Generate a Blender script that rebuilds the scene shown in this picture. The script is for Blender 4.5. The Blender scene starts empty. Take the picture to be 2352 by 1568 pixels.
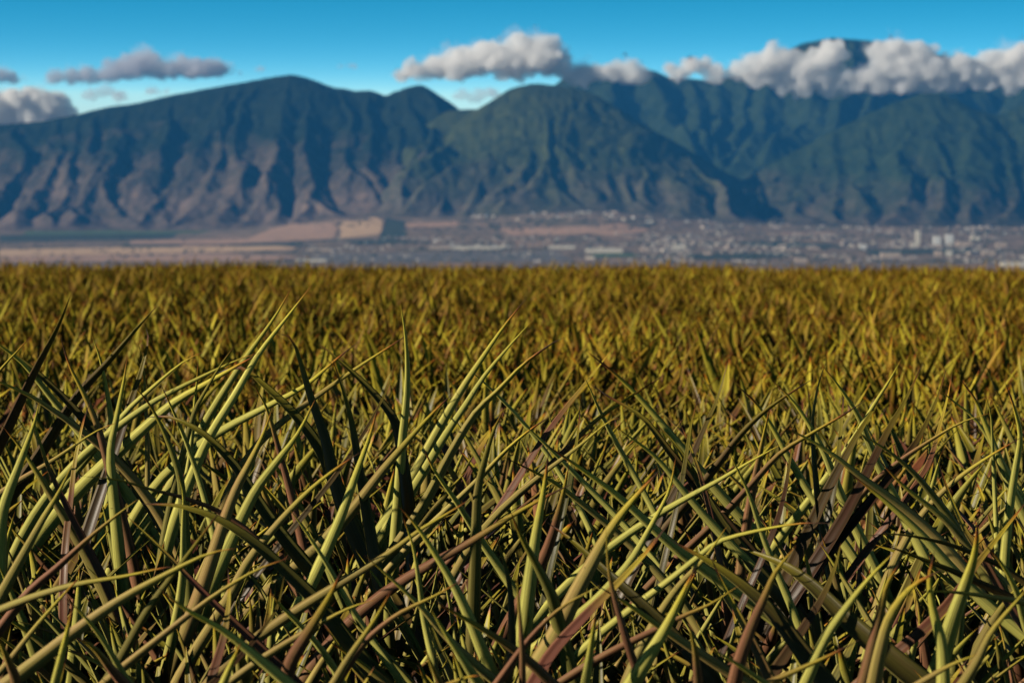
import bpy, math, random
import numpy as np
from mathutils import Vector
R = math.radians
random.seed(7); rng = np.random.default_rng(7)
scene = bpy.context.scene
C = scene.collection

# ------------------------------------------------------------------ camera
HFOV = R(24.0); PITCH = R(-3.36); CAMZ = 1.6
W0, H0 = 2352.0, 1568.0
cam = bpy.data.cameras.new('camera'); camo = bpy.data.objects.new('camera', cam); C.objects.link(camo)
cam.sensor_width = 36; cam.lens = 18 / math.tan(HFOV / 2)
camo.location = (0, 0, CAMZ); camo.rotation_euler = (R(90) + PITCH, 0, 0)
cam.clip_start = 0.1; cam.clip_end = 90000
cam.dof.use_dof = True; cam.dof.focus_distance = 7.5; cam.dof.aperture_fstop = 4.8
cam.dof.aperture_blades = 9
scene.camera = camo
FP = (W0 / 2) / math.tan(HFOV / 2)
cp, sp = math.cos(PITCH), math.sin(PITCH)
def at(px, py, Y):
    """point seen at picture position (px,py), at ground distance Y"""
    u = (px - W0 / 2) / FP; v = (H0 / 2 - py) / FP
    dx, dy, dz = u, cp - v * sp, sp + v * cp
    k = Y / dy
    return np.array((dx * k, Y, CAMZ + dz * k))
def row_of(y, z):
    s = (z - CAMZ) / y
    v = (s * cp - sp) / (cp + s * sp)
    return H0 / 2 - v * FP

def tag(o, label=None, cat=None, group=None, kind=None):
    if label: o['label'] = label
    if cat: o['category'] = cat
    if group: o['group'] = group
    if kind: o['kind'] = kind
    return o

def mesh_np(name, verts, quads, mat, smooth=True, attrs=None):
    verts = np.asarray(verts, dtype=np.float32); quads = np.asarray(quads, dtype=np.int32)
    me = bpy.data.meshes.new(name)
    n = quads.shape[1]
    me.vertices.add(len(verts)); me.vertices.foreach_set('co', verts.ravel())
    me.loops.add(quads.size); me.loops.foreach_set('vertex_index', quads.ravel())
    me.polygons.add(len(quads))
    me.polygons.foreach_set('loop_start', np.arange(0, quads.size, n, dtype=np.int32))
    me.polygons.foreach_set('loop_total', np.full(len(quads), n, dtype=np.int32))
    me.polygons.foreach_set('use_smooth', np.full(len(quads), smooth, dtype=bool))
    if attrs:
        for k, a in attrs.items():
            at_ = me.attributes.new(k, 'FLOAT_VECTOR', 'POINT')
            at_.data.foreach_set('vector', np.asarray(a, dtype=np.float32).ravel())
    me.update(calc_edges=True)
    if mat: me.materials.append(mat)
    return me
def obj(name, me, parent=None):
    o = bpy.data.objects.new(name, me); C.objects.link(o)
    if parent: o.parent = parent
    return o

# ------------------------------------------------------------------ materials
class NT:
    def __init__(s, name):
        s.m = bpy.data.materials.new(name); s.m.use_nodes = True
        s.t = s.m.node_tree; s.t.nodes.clear()
    def n(s, typ, **kw):
        nd = s.t.nodes.new(typ)
        for k, v in kw.items():
            if k.startswith('i_'):
                key = k[2:]
                nd.inputs[int(key) if key.isdigit() else key.replace('_', ' ')].default_value = v
            else: setattr(nd, k, v)
        return nd
    def l(s, a, b): s.t.links.new(a, b)
    def math(s, op, a, b=None, c=None, clamp=False):
        nd = s.n('ShaderNodeMath', operation=op, use_clamp=clamp)
        for i, v in enumerate((a, b, c)):
            if v is None: continue
            if isinstance(v, (int, float)): nd.inputs[i].default_value = v
            else: s.l(v, nd.inputs[i])
        return nd.outputs[0]
    def mix(s, f, a, b, mode='MIX'):
        nd = s.n('ShaderNodeMix', data_type='RGBA', blend_type=mode)
        for sock, v in ((nd.inputs['Factor'], f), (nd.inputs[6], a), (nd.inputs[7], b)):
            if isinstance(v, (int, float)): sock.default_value = v
            elif isinstance(v, tuple): sock.default_value = (*v, 1) if len(v) == 3 else v
            else: s.l(v, sock)
        return nd.outputs[2]
    def ramp(s, f, stops):
        nd = s.n('ShaderNodeValToRGB'); e = nd.color_ramp.elements
        while len(e) < len(stops): e.new(0.5)
        for el, (p, c) in zip(e, stops):
            el.position = p; el.color = (*c, 1) if len(c) == 3 else c
        if isinstance(f, (int, float)): nd.inputs[0].default_value = f
        else: s.l(f, nd.inputs[0])
        return nd.outputs[0]

def leaf_material(name, far=False, yel=0.0):
    """leaf attribute: x = 0 base .. 1 tip, y = -1..1 across, z = 1 channel side / 0 back;  tone: x green..maroon, y brightness, z random"""
    t = NT(name)
    a = t.n('ShaderNodeAttribute', attribute_name='leaf'); b = t.n('ShaderNodeAttribute', attribute_name='tone')
    sa = t.n('ShaderNodeSeparateXYZ'); sb = t.n('ShaderNodeSeparateXYZ')
    t.l(a.outputs['Vector'], sa.inputs[0]); t.l(b.outputs['Vector'], sb.inputs[0])
    T, V, I = sa.outputs; M, B, Z = sb.outputs
    # fine lengthwise ribs
    co = t.n('ShaderNodeCombineXYZ')
    t.l(t.math('MULTIPLY', V, 4.5), co.inputs[0]); t.l(t.math('MULTIPLY', T, 1.4), co.inputs[1]); t.l(t.math('MULTIPLY', Z, 40), co.inputs[2])
    rib = t.n('ShaderNodeTexNoise', i_Scale=1.6, i_Detail=4.0, i_Roughness=0.6); t.l(co.outputs[0], rib.inputs['Vector'])
    co2 = t.n('ShaderNodeCombineXYZ')
    t.l(t.math('MULTIPLY', V, 1.2), co2.inputs[0]); t.l(t.math('MULTIPLY', T, 5.0), co2.inputs[1]); t.l(t.math('MULTIPLY', Z, 91), co2.inputs[2])
    blot = t.n('ShaderNodeTexNoise', i_Scale=1.3, i_Detail=5.0, i_Roughness=0.65); t.l(co2.outputs[0], blot.inputs['Vector'])
    # green back (waxy, pale) and channel (deeper), gap widened to paint lit and shaded faces
    back = t.mix(blot.outputs[0], (0.180, 0.178, 0.032), (0.450, 0.420, 0.110))
    chan = t.mix(blot.outputs[0], (0.046, 0.047, 0.006), (0.160, 0.148, 0.024))
    green = t.mix(I, back, chan)
    mback = t.mix(blot.outputs[0], (0.125, 0.052, 0.034), (0.215, 0.100, 0.052))
    mchan = t.mix(blot.outputs[0], (0.055, 0.015, 0.013), (0.130, 0.044, 0.026))
    mar = t.mix(I, mback, mchan)
    # maroon flush strengthens towards tip and edges with blotch
    fl = t.math('ADD', M, t.math('MULTIPLY', t.math('SUBTRACT', blot.outputs[0], 0.5), 0.9))
    fl = t.math('ADD', fl, t.math('MULTIPLY', t.math('ABSOLUTE', V), 0.10), clamp=True)
    col = t.mix(t.math('SMOOTH_MIN', fl, 1.0, 0.1), green, mar)
    # tips: yellow, then orange, then dry brown
    tt = t.math('ADD', T, t.math('MULTIPLY', t.math('SUBTRACT', blot.outputs[0], 0.5), 0.10))
    tt = t.math('ADD', tt, t.math('MULTIPLY', t.math('SUBTRACT', Z, 0.5), 0.10))
    yl = t.math('MULTIPLY', t.math('SUBTRACT', tt, 0.74 if not far else 0.6), 5.0 if not far else 2.5, clamp=True)
    col = t.mix(t.math('MULTIPLY', yl, 0.8), col, (0.36, 0.30, 0.02))
    orr = t.math('MULTIPLY', t.math('SUBTRACT', tt, 0.92 if not far else 0.90), 18.0, clamp=True)
    col = t.mix(orr, col, (0.27, 0.075, 0.014))
    dry = t.math('MULTIPLY', t.math('SUBTRACT', tt, 0.965), 40.0, clamp=True)
    col = t.mix(dry, col, (0.045, 0.022, 0.012))
    # base goes pale
    # rib darkening (pigment) and brightness
    rb = t.math('MULTIPLY_ADD', rib.outputs[0], 1.7, 0.12)
    br = t.math('MULTIPLY', rb, B)
    cc = t.n('ShaderNodeCombineXYZ')
    for i in range(3): t.l(br, cc.inputs[i])
    col = t.mix(1.0, col, cc.outputs[0], 'MULTIPLY')
    # small brown specks
    geo = t.n('ShaderNodeTexCoord')
    spn = t.n('ShaderNodeTexNoise', i_Scale=95.0, i_Detail=2.0); t.l(geo.outputs['Object'], spn.inputs['Vector'])
    spk = t.math('MULTIPLY', t.math('SUBTRACT', spn.outputs[0], 0.70), 14.0, clamp=True)
    col = t.mix(t.math('MULTIPLY', spk, 0.6), col, (0.05, 0.03, 0.012))
    if yel: col = t.mix(yel, col, t.mix(1.0, col, (0.98, 0.86, 0.20), 'MULTIPLY'))
    p = t.n('ShaderNodeBsdfPrincipled')
    t.l(col, p.inputs['Base Color'])
    t.l(t.math('MULTIPLY_ADD', I, -0.16, 0.58), p.inputs['Roughness'])
    t.l(t.math('MULTIPLY_ADD', I, 0.18, 0.10), p.inputs['Specular IOR Level'])
    bp = t.n('ShaderNodeBump', i_Strength=0.35, i_Distance=0.0015); t.l(rib.outputs[0], bp.inputs['Height']); t.l(bp.outputs[0], p.inputs['Normal'])
    o = t.n('ShaderNodeOutputMaterial'); t.l(p.outputs[0], o.inputs[0])
    return t.m
M_LEAF = leaf_material('pineapple leaf')
M_MID1 = leaf_material('pineapple leaf faintly yellow', yel=0.22)
M_MID = leaf_material('pineapple leaf turning yellow', yel=0.45)
M_MID3 = leaf_material('pineapple leaf mostly yellow', yel=0.6)
M_FAR = leaf_material('yellow pineapple leaf of the distant rows', far=True, yel=0.72)

def simple(name, c, rough=0.8, c2=None, scale=1.0, coord='Object'):
    t = NT(name); p = t.n('ShaderNodeBsdfPrincipled', i_Roughness=rough)
    tc = t.n('ShaderNodeTexCoord'); nz = t.n('ShaderNodeTexNoise', i_Scale=scale, i_Detail=6.0, i_Roughness=0.6)
    t.l(tc.outputs[coord], nz.inputs['Vector'])
    c2 = c2 or tuple(x * 0.6 for x in c)
    t.l(t.ramp(nz.outputs[0], [(0.35, c2), (0.65, c)]), p.inputs['Base Color'])
    p.inputs['Specular IOR Level'].default_value = 0.2
    o = t.n('ShaderNodeOutputMaterial'); t.l(p.outputs[0], o.inputs[0]); return t.m
M_SOIL = simple('red brown field soil', (0.10, 0.045, 0.025), 0.95, (0.05, 0.022, 0.014), 3.0)
M_STEM = simple('fibrous pineapple stem', (0.16, 0.12, 0.06), 0.9, (0.07, 0.05, 0.03), 30)

# ------------------------------------------------------------------ ground profile
EDGE = 50.0
def ground_z(x, y):
    z = -0.0132 * np.clip(y, -50, EDGE) - 0.0043 * np.clip(x, -40, 40)
    return z
PLAIN_Z = -352.0
def plain_z(x, y):
    t = np.clip((y - 12000) / 5500, 0, 1.0)
    r = 150 * t ** 1.6 * (1 + 0.10 * np.sin(x / 1500.0))
    b = np.exp(-((x + 1050) / 750.0) ** 2) * 85 + np.exp(-((x - 450) / 900.0) ** 2) * 115
    r = r + b * np.clip((y - 14000) / 3300, 0, 1.0) ** 2
    return PLAIN_Z + r
def land_z(x, y):
    x = np.asarray(x, float); y = np.asarray(y, float)
    near = ground_z(x, y)
    d = np.clip(y - EDGE, 0, None)
    hill = near - 0.0132 * d - 0.06 * d * d / (d + 120)
    pl = plain_z(x, y)
    return np.where(y < 4500, np.maximum(hill, PLAIN_Z), np.maximum(hill, pl))

def vnoise(x, y, seed):
    xi = np.floor(x).astype(np.int64); yi = np.floor(y).astype(np.int64); fx = x - xi; fy = y - yi
    def h(a, b):
        n = (a * 374761393 + b * 668265263 + seed * 974711) & 0x7fffffff
        n = ((n ^ (n >> 13)) * 1274126177) & 0x7fffffff
        return ((n ^ (n >> 16)) & 0xffff) / 65535.0
    sx = fx * fx * (3 - 2 * fx); sy = fy * fy * (3 - 2 * fy)
    a = h(xi, yi) * (1 - sx) + h(xi + 1, yi) * sx
    b = h(xi, yi + 1) * (1 - sx) + h(xi + 1, yi + 1) * sx
    return a * (1 - sy) + b * sy
def fbm(x, y, seed, octv=5, ridged=False):
    s = 0; a = 0.5; tot = 0
    for i in range(octv):
        v = vnoise(x * 2 ** i + i * 17.3, y * 2 ** i - i * 9.1, seed + i)
        if ridged: v = 1 - np.abs(2 * v - 1)
        s = s + a * v; tot += a; a *= 0.5
    return s / tot

def grid_mesh(name, xs, ys, zf, mat):
    X, Y = np.meshgrid(xs, ys); Z = zf(X, Y)
    v = np.stack([X, Y, Z], -1).reshape(-1, 3)
    nx, ny = len(xs), len(ys)
    i = (np.arange(ny - 1)[:, None] * nx + np.arange(nx - 1)[None, :]).ravel()
    q = np.stack([i, i + 1, i + nx + 1, i + nx], -1)
    return mesh_np(name, v, q, mat)

# ground material: field soil near, dry grass and brush and ploughed land far
def land_material():
    t = NT('soil, dry pasture and brush of the valley')
    tc = t.n('ShaderNodeTexCoord'); sx = t.n('ShaderNodeSeparateXYZ'); t.l(tc.outputs['Object'], sx.inputs[0])
    mp = t.n('ShaderNodeMapping'); mp.inputs['Scale'].default_value = (1 / 900, 1 / 620, 0); t.l(tc.outputs['Object'], mp.inputs[0])
    n1 = t.n('ShaderNodeTexNoise', i_Scale=1.0, i_Detail=7.0, i_Roughness=0.62); t.l(mp.outputs[0], n1.inputs[0])
    mp2 = t.n('ShaderNodeMapping'); mp2.inputs['Scale'].default_value = (1 / 90, 1 / 160, 0); t.l(tc.outputs['Object'], mp2.inputs[0])
    n2 = t.n('ShaderNodeTexNoise', i_Scale=1.0, i_Detail=5.0, i_Roughness=0.7); t.l(mp2.outputs[0], n2.inputs[0])
    a = t.ramp(n1.outputs[0], [(0.34, (0.10, 0.10, 0.065)), (0.45, (0.24, 0.175, 0.13)), (0.55, (0.19, 0.15, 0.115)), (0.66, (0.36, 0.235, 0.17))])
    b = t.ramp(n2.outputs[0], [(0.38, (0.5, 0.55, 0.5)), (0.62, (1.25, 1.2, 1.15))])
    far = t.mix(1.0, a, b, 'MULTIPLY')
    n3 = t.n('ShaderNodeTexNoise', i_Scale=3.0, i_Detail=8.0); t.l(tc.outputs['Object'], n3.inputs[0])
    near = t.ramp(n3.outputs[0], [(0.35, (0.035, 0.016, 0.010)), (0.65, (0.09, 0.042, 0.024))])
    f = t.math('MULTIPLY', t.math('SUBTRACT', sx.outputs[1], 70), 0.02, clamp=True)
    col = t.mix(f, near, far)
    p = t.n('ShaderNodeBsdfPrincipled', i_Roughness=0.95); t.l(col, p.inputs['Base Color']); p.inputs['Specular IOR Level'].default_value = 0.1
    o = t.n('ShaderNodeOutputMaterial'); t.l(p.outputs[0], o.inputs[0]); return t.m
M_LAND = land_material()
ys = np.concatenate([np.linspace(-60, 0, 13), np.arange(2, 70, 2.0), np.geomspace(72, 12000, 60), np.linspace(12100, 17500, 90), np.linspace(17700, 27000, 24)])
xs = np.concatenate([-np.geomspace(16000, 10, 50), np.linspace(-8, 8, 9), np.geomspace(10, 16000, 50)])
g = obj('ground', grid_mesh('ground', xs, ys, land_z, M_LAND)); tag(g, kind='structure')

# ------------------------------------------------------------------ mountains
def roof(X, Y, Z, pts, k, kb=None):
    """raise Z to a roof-like ridge through 3-D pts falling off sideways with slope k"""
    for (x0, y0, z0), (x1, y1, z1) in zip(pts[:-1], pts[1:]):
        dx, dy = x1 - x0, y1 - y0; L2 = dx * dx + dy * dy + 1e-6
        t = np.clip(((X - x0) * dx + (Y - y0) * dy) / L2, 0, 1)
        d = np.hypot(X - (x0 + t * dx), Y - (y0 + t * dy))
        np.maximum(Z, z0 + t * (z1 - z0) - k * d, out=Z)
    return Z
def lift(rows, Yc, Yf, rc, rf, curve=1.0):
    out = []
    for px, py in rows:
        s = max(0, min(1, (py - rc) / (rf - rc))) ** curve
        Yv = Yc + (Yf - Yc) * s
        out.append(tuple(at(px, py, Yv)))
    return out
def smooth_line(p, n=5):
    p = np.array(p, float); out = []
    q = np.vstack([2 * p[0] - p[1], p, 2 * p[-1] - p[-2]])
    for i in range(1, len(q) - 2):
        for j in range(n):
            t = j / n
            out.append(0.5 * ((2 * q[i]) + (-q[i - 1] + q[i + 1]) * t + (2 * q[i - 1] - 5 * q[i] + 4 * q[i + 1] - q[i + 2]) * t * t + (-q[i - 1] + 3 * q[i] - 3 * q[i + 1] + q[i + 2]) * t ** 3))
    out.append(p[-1]); return np.array(out)

def mountain_material(name, lowc=(0.130, 0.098, 0.080), highc=(0.014, 0.020, 0.010), zlo=-200, zhi=500, redden=0.5):  # default highc: upper green made extra dark, painting in cloud shadow
    t = NT(name)
    tc = t.n('ShaderNodeTexCoord'); s = t.n('ShaderNodeSeparateXYZ'); t.l(tc.outputs['Object'], s.inputs[0])
    mp = t.n('ShaderNodeMapping'); mp.inputs['Scale'].default_value = (1 / 420, 1 / 700, 1 / 300); t.l(tc.outputs['Object'], mp.inputs[0])
    n1 = t.n('ShaderNodeTexNoise', i_Scale=1.0, i_Detail=8.0, i_Roughness=0.66); t.l(mp.outputs[0], n1.inputs[0])
    mp2 = t.n('ShaderNodeMapping'); mp2.inputs['Scale'].default_value = (1 / 70, 1 / 120, 1 / 90); t.l(tc.outputs['Object'], mp2.inputs[0])
    n2 = t.n('ShaderNodeTexNoise', i_Scale=1.0, i_Detail=6.0, i_Roughness=0.7); t.l(mp2.outputs[0], n2.inputs[0])
    h = t.math('DIVIDE', t.math('SUBTRACT', s.outputs[2], zlo), zhi - zlo)
    h = t.math('ADD', h, t.math('MULTIPLY', t.math('SUBTRACT', n1.outputs[0], 0.5), 2.2), clamp=True)
    base = t.ramp(h, [(0.0, lowc), (0.45, tuple(0.5 * (a + b) for a, b in zip(lowc, highc))), (1.0, highc)])
    var = t.ramp(n2.outputs[0], [(0.35, (0.55, 0.6, 0.55)), (0.5, (1, 1, 1)), (0.68, (1.55, 1.4, 1.2))])
    col = t.mix(1.0, base, var, 'MULTIPLY')
    p = t.n('ShaderNodeBsdfPrincipled', i_Roughness=1.0); t.l(col, p.inputs['Base Color']); p.inputs['Specular IOR Level'].default_value = 0.0
    o = t.n('ShaderNodeOutputMaterial'); t.l(p.outputs[0], o.inputs[0]); return t.m

def massif(name, crest, Yc, spurs, Yf, kc, ks, xr, yr, mat, step, seed, rf=520, namp=55, back=0.9):
    xs = np.arange(xr[0], xr[1], step); ysg = np.arange(yr[0], yr[1], step)
    X, Y = np.meshgrid(xs, ysg)
    # wander the plan so that ribs are not straight
    wx = (fbm(X / 500, Y / 700, seed + 50, 5) - 0.5) * 420; wy = (fbm(X / 500, Y / 700, seed + 80, 5) - 0.5) * 260
    Xw, Yw = X + wx * np.clip((Yc - Y) / 500, 0, 1), Y + wy * np.clip((Yc - Y) / 500, 0, 1)
    LZ = land_z(X, Y) - 1.5
    Z = LZ - 120.0
    cr = smooth_line([tuple(at(px, py, Yc)) for px, py in crest], 4)
    roof(Xw, Yw, Z, cr, kc)
    crow = lambda px: np.interp(px, [c[0] for c in crest], [c[1] for c in crest])
    for sp_ in spurs:
        pts, k = (sp_, ks)
        if isinstance(sp_[-1], (int, float)): pts, k = sp_[:-1], sp_[-1]
        rc = crow(pts[0][0])
        rc = min(rc, pts[0][1])
        roof(Xw, Yw, Z, smooth_line(lift(pts, Yc, Yf, rc, rf, 1.0), 3), k)
    # small side gullies and roughness
    Z0 = LZ - 120.0; roof(Xw, Yw, Z0, cr, kc)
    mask = np.clip((fbm(X / 900, Y / 1100, seed + 120, 3) - .30) * 2.6, 0, 1)
    Z = Z0 + (Z - Z0) * (.60 + .45 * mask)
    rel = np.clip((Z - LZ) / 250, 0, 1)
    Z += ((fbm(Xw / 430 + wx / 300, Yw / 640, seed, 5, True) - 0.62) * namp * 2.7 + (fbm(X / 130, Y / 200, seed + 9, 4, True) - 0.6) * 48) * rel * (0.25 + 0.75 * np.clip((Yc - Y) / 250, 0, 1))
    k_ = 130.0; hh = np.clip(k_ - np.abs(Z - LZ), 0, None) / k_
    Z = np.maximum(Z, LZ) + hh * hh * k_ / 4
    v = np.stack([X, Y, Z], -1).reshape(-1, 3)
    nx, ny = len(xs), len(ysg)
    i = (np.arange(ny - 1)[:, None] * nx + np.arange(nx - 1)[None, :]).ravel()
    q = np.stack([i, i + 1, i + nx + 1, i + nx], -1)
    o = obj(name, mesh_np(name, v, q, mat)); tag(o, kind='structure'); return o

M_MT1 = mountain_material('dry brown lower and shadow-darkened green upper slopes')
M_MT2 = mountain_material('green wet upper slopes', (0.075, 0.062, 0.046), (0.022, 0.034, 0.014), -250, 250)
M_MT3 = mountain_material('greener lit slopes of the middle peak', (0.105, 0.088, 0.070), (0.040, 0.050, 0.018), -230, 300)
crest1 = [(-420, 350), (-200, 318), (0, 286), (120, 273), (240, 246), (300, 236), (400, 217), (500, 199), (600, 182), (670, 172), (720, 184), (770, 202), (800, 204), (815, 208), (850, 208), (885, 222), (905, 212), (940, 199), (975, 197), (1003, 222), (1028, 258), (1060, 300)]
sp1 = [
 [(-160, 315), (-180, 380), (-230, 450), (-300, 520)], [(-60, 300), (-70, 360), (-110, 430), (-150, 520)],
 [(40, 285), (30, 350), (-20, 420), (-60, 500)],
 [(130, 272), (150, 320), (110, 365), (60, 420), (20, 510)],
 [(190, 258), (172, 330), (145, 400), (115, 455), (105, 515)],
 [(225, 250), (205, 330), (225, 380), (190, 440)],
 [(290, 238), (280, 290), (250, 340), (240, 395), (190, 445), (135, 505)], [(240, 395), (275, 445), (305, 505)],
 [(400, 218), (390, 290), (355, 340), (350, 400), (358, 430)],
 [(520, 196), (510, 280), (440, 330), (410, 380), (360, 430), (305, 505)], [(360, 430), (380, 470), (400, 510)],
 [(560, 190), (500, 330), (470, 380), (430, 440), (420, 505)],
 [(600, 183), (560, 270), (545, 320), (530, 400), (500, 450), (445, 512)],
 [(670, 175), (640, 280), (630, 370), (580, 430), (525, 512)], [(610, 400), (640, 450), (640, 510)],
 [(715, 186), (700, 290), (720, 370), (745, 450), (700, 515)], [(745, 450), (800, 500)],
 [(780, 205), (790, 280), (800, 350), (860, 420), (885, 460)],
 [(850, 210), (830, 270), (850, 350), (882, 420)],
 [(940, 200), (930, 260), (955, 320), (975, 352)], [(975, 198), (992, 250), (985, 300), (978, 350)],
 [(900, 215), (888, 290), (900, 350), (925, 385)]]
crest2 = [(880, 500), (940, 420), (1000, 340), (1028, 256), (1070, 252), (1115, 249), (1150, 221), (1180, 203), (1230, 194), (1300, 199), (1370, 219), (1430, 262), (1500, 300), (1580, 343), (1660, 388), (1740, 430), (1800, 465), (1860, 498), (1910, 522)]
crest2 = crest2[3:]
sp2 = [
 [(1090, 252), (1060, 300), (1000, 350), (930, 400), (905, 440), (890, 490)],
 [(1190, 205), (1236, 263), (1148, 320), (1082, 362), (1000, 405), (930, 455), (900, 500)],
 [(1082, 362), (1090, 420), (1080, 500)], [(1030, 400), (1010, 450), (990, 510)],
 [(1250, 200), (1256, 265), (1250, 330), (1235, 400), (1185, 460), (1160, 500)], [(1250, 345), (1275, 400), (1290, 440)],
 [(1200, 210), (1180, 290), (1180, 370), (1140, 440)],
 [(1340, 210), (1352, 250), (1350, 280), (1330, 330), (1300, 400), (1270, 470), (1250, 505)], [(1320, 350), (1345, 400), (1360, 440)],
 [(1430, 263), (1425, 330), (1440, 370), (1415, 420), (1380, 480)], [(1440, 370), (1470, 430), (1520, 480), (1560, 505)],
 [(1450, 275), (1480, 330), (1498, 390), (1520, 445)], [(1500, 300), (1530, 360), (1560, 430), (1600, 490)],
 [(1580, 343), (1640, 420), (1700, 490)]]
crest3 = [(1150, 330), (1230, 235), (1310, 165), (1350, 154), (1400, 156), (1440, 172), (1490, 160), (1530, 176), (1600, 182), (1650, 180), (1740, 158), (1800, 124), (1840, 104), (1900, 92), (1960, 90), (2020, 98), (2080, 108), (2130, 119), (2200, 133), (2300, 140), (2400, 136), (2600, 160), (2900, 230)]
sp3 = [
 [(1400, 158), (1440, 230), (1500, 300)], [(1490, 162), (1515, 220), (1555, 280), (1615, 340)], [(1590, 184), (1608, 250), (1640, 330)], [(1650, 184), (1662, 250), (1658, 330)],
 [(1720, 165), (1728, 240), (1700, 310), (1665, 350)], [(1790, 130), (1775, 230), (1750, 290), (1690, 360)],
 [(1880, 95), (1870, 200), (1850, 260), (1790, 330), (1720, 380)], [(1960, 92), (1950, 200), (1930, 290)], [(2060, 110), (2030, 190), (2000, 250)], [(2200, 140), (2180, 200)], [(2330, 140), (2350, 200)]]
crest4 = [(1720, 420), (1760, 385), (1800, 362), (1850, 335), (1920, 296), (2000, 262), (2070, 230), (2120, 218), (2180, 226), (2240, 252), (2300, 262), (2352, 240), (2450, 215), (2600, 230), (2800, 300)]
sp4 = [
 [(1760, 385), (1770, 430), (1800, 480)], [(1850, 335), (1860, 400), (1850, 450), (1880, 505)], [(1920, 296), (1900, 370), (1930, 440), (1940, 510)],
 [(2000, 262), (1970, 340), (1975, 400), (2000, 470), (2010, 515)], [(2070, 230), (2080, 300), (2050, 370), (2080, 440), (2060, 515)],
 [(2130, 220), (2150, 300), (2130, 370), (2160, 450), (2150, 515)], [(2180, 226), (2235, 310), (2210, 380), (2250, 450), (2240, 515)],
 [(2300, 262), (2290, 340), (2330, 420), (2310, 515)], [(2380, 232), (2360, 320), (2400, 420), (2390, 515)], [(2480, 216), (2480, 330), (2470, 515)]]
massif('mountain_behind', crest3, 24300, sp3, 21000, 0.85, 0.95, (-500, 7800), (19600, 25800), M_MT2, 20, 31, rf=440, namp=70)
massif('mountain_right', crest4, 19600, sp4, 17500, 0.64, 0.76, (1500, 7000), (16800, 20600), M_MT2, 18, 61, namp=75)
massif('mountain_middle', crest2, 19150, sp2, 17300, 0.66, 0.76, (-1300, 3000), (16200, 20000), M_MT3, 15, 41, namp=50)
massif('mountain_left', crest1, 19700, sp1, 17400, 0.68, 0.78, (-6200, 200), (16600, 21000), M_MT1, 15, 11, namp=45)

# ------------------------------------------------------------------ valley floor: fields, roads, town
YT = np.arange(12300, 17600, 10.0)
def floor_at(px, py, lift_=0.0):
    best = None
    x = (px - W0 / 2) / FP * YT
    z = land_z(x, YT)
    rows = np.array([row_of(y, zz) for y, zz in zip(YT, z)])
    i = int(np.argmin(np.abs(rows - py)))
    y = YT[i]; p = at(px, py, y)
    return np.array((p[0], y, float(land_z(p[0], y)) + lift_))
def field(name_label, poly, mat, cat='field', name='field', h=1.2):
    # resample outline into strips draped on the floor
    L = [p for p in poly]
    top = sorted(L, key=lambda p: p[1])
    ys_ = np.linspace(min(p[1] for p in L), max(p[1] for p in L), 7)
    vs, qs = [], []
    for yy in ys_:
        xsx = []
        for (x0, y0), (x1, y1) in zip(L, L[1:] + L[:1]):
            if (y0 - yy) * (y1 - yy) <= 0 and abs(y1 - y0) > 1e-6: xsx.append(x0 + (x1 - x0) * (yy - y0) / (y1 - y0))
        xa, xb = (min(xsx), max(xsx)) if len(xsx) >= 2 else (L[0][0], L[0][0])
        for j in range(13):
            xx = xa + (xb - xa) * j / 12
            xx += random.uniform(-3, 3) if 0 < j < 12 else random.uniform(-6, 6)
            vs.append(floor_at(xx, yy, h))
    for r in range(6):
        for j in range(12):
            a = r * 13 + j; qs.append((a, a + 1, a + 14, a + 13))
    o = obj(name, mesh_np(name, vs, qs, mat)); tag(o, kind='structure'); return o
M_FPINK = simple('pinkish dry stubble', (0.46, 0.29, 0.20), 0.95, (0.34, 0.22, 0.155), 0.012)
M_FTAN = simple('tan cut field', (0.60, 0.40, 0.24), 0.95, (0.47, 0.32, 0.20), 0.012)
M_FGREEN = simple('green irrigated field', (0.10, 0.15, 0.055), 0.95, (0.06, 0.095, 0.045), 0.012)
M_FBRUSH = simple('dark kiawe brush', (0.06, 0.07, 0.04), 0.95, (0.035, 0.045, 0.03), 0.02)
M_FGREY = simple('grey brown fallow land', (0.17, 0.15, 0.13), 0.95, (0.12, 0.11, 0.10), 0.012)
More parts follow.
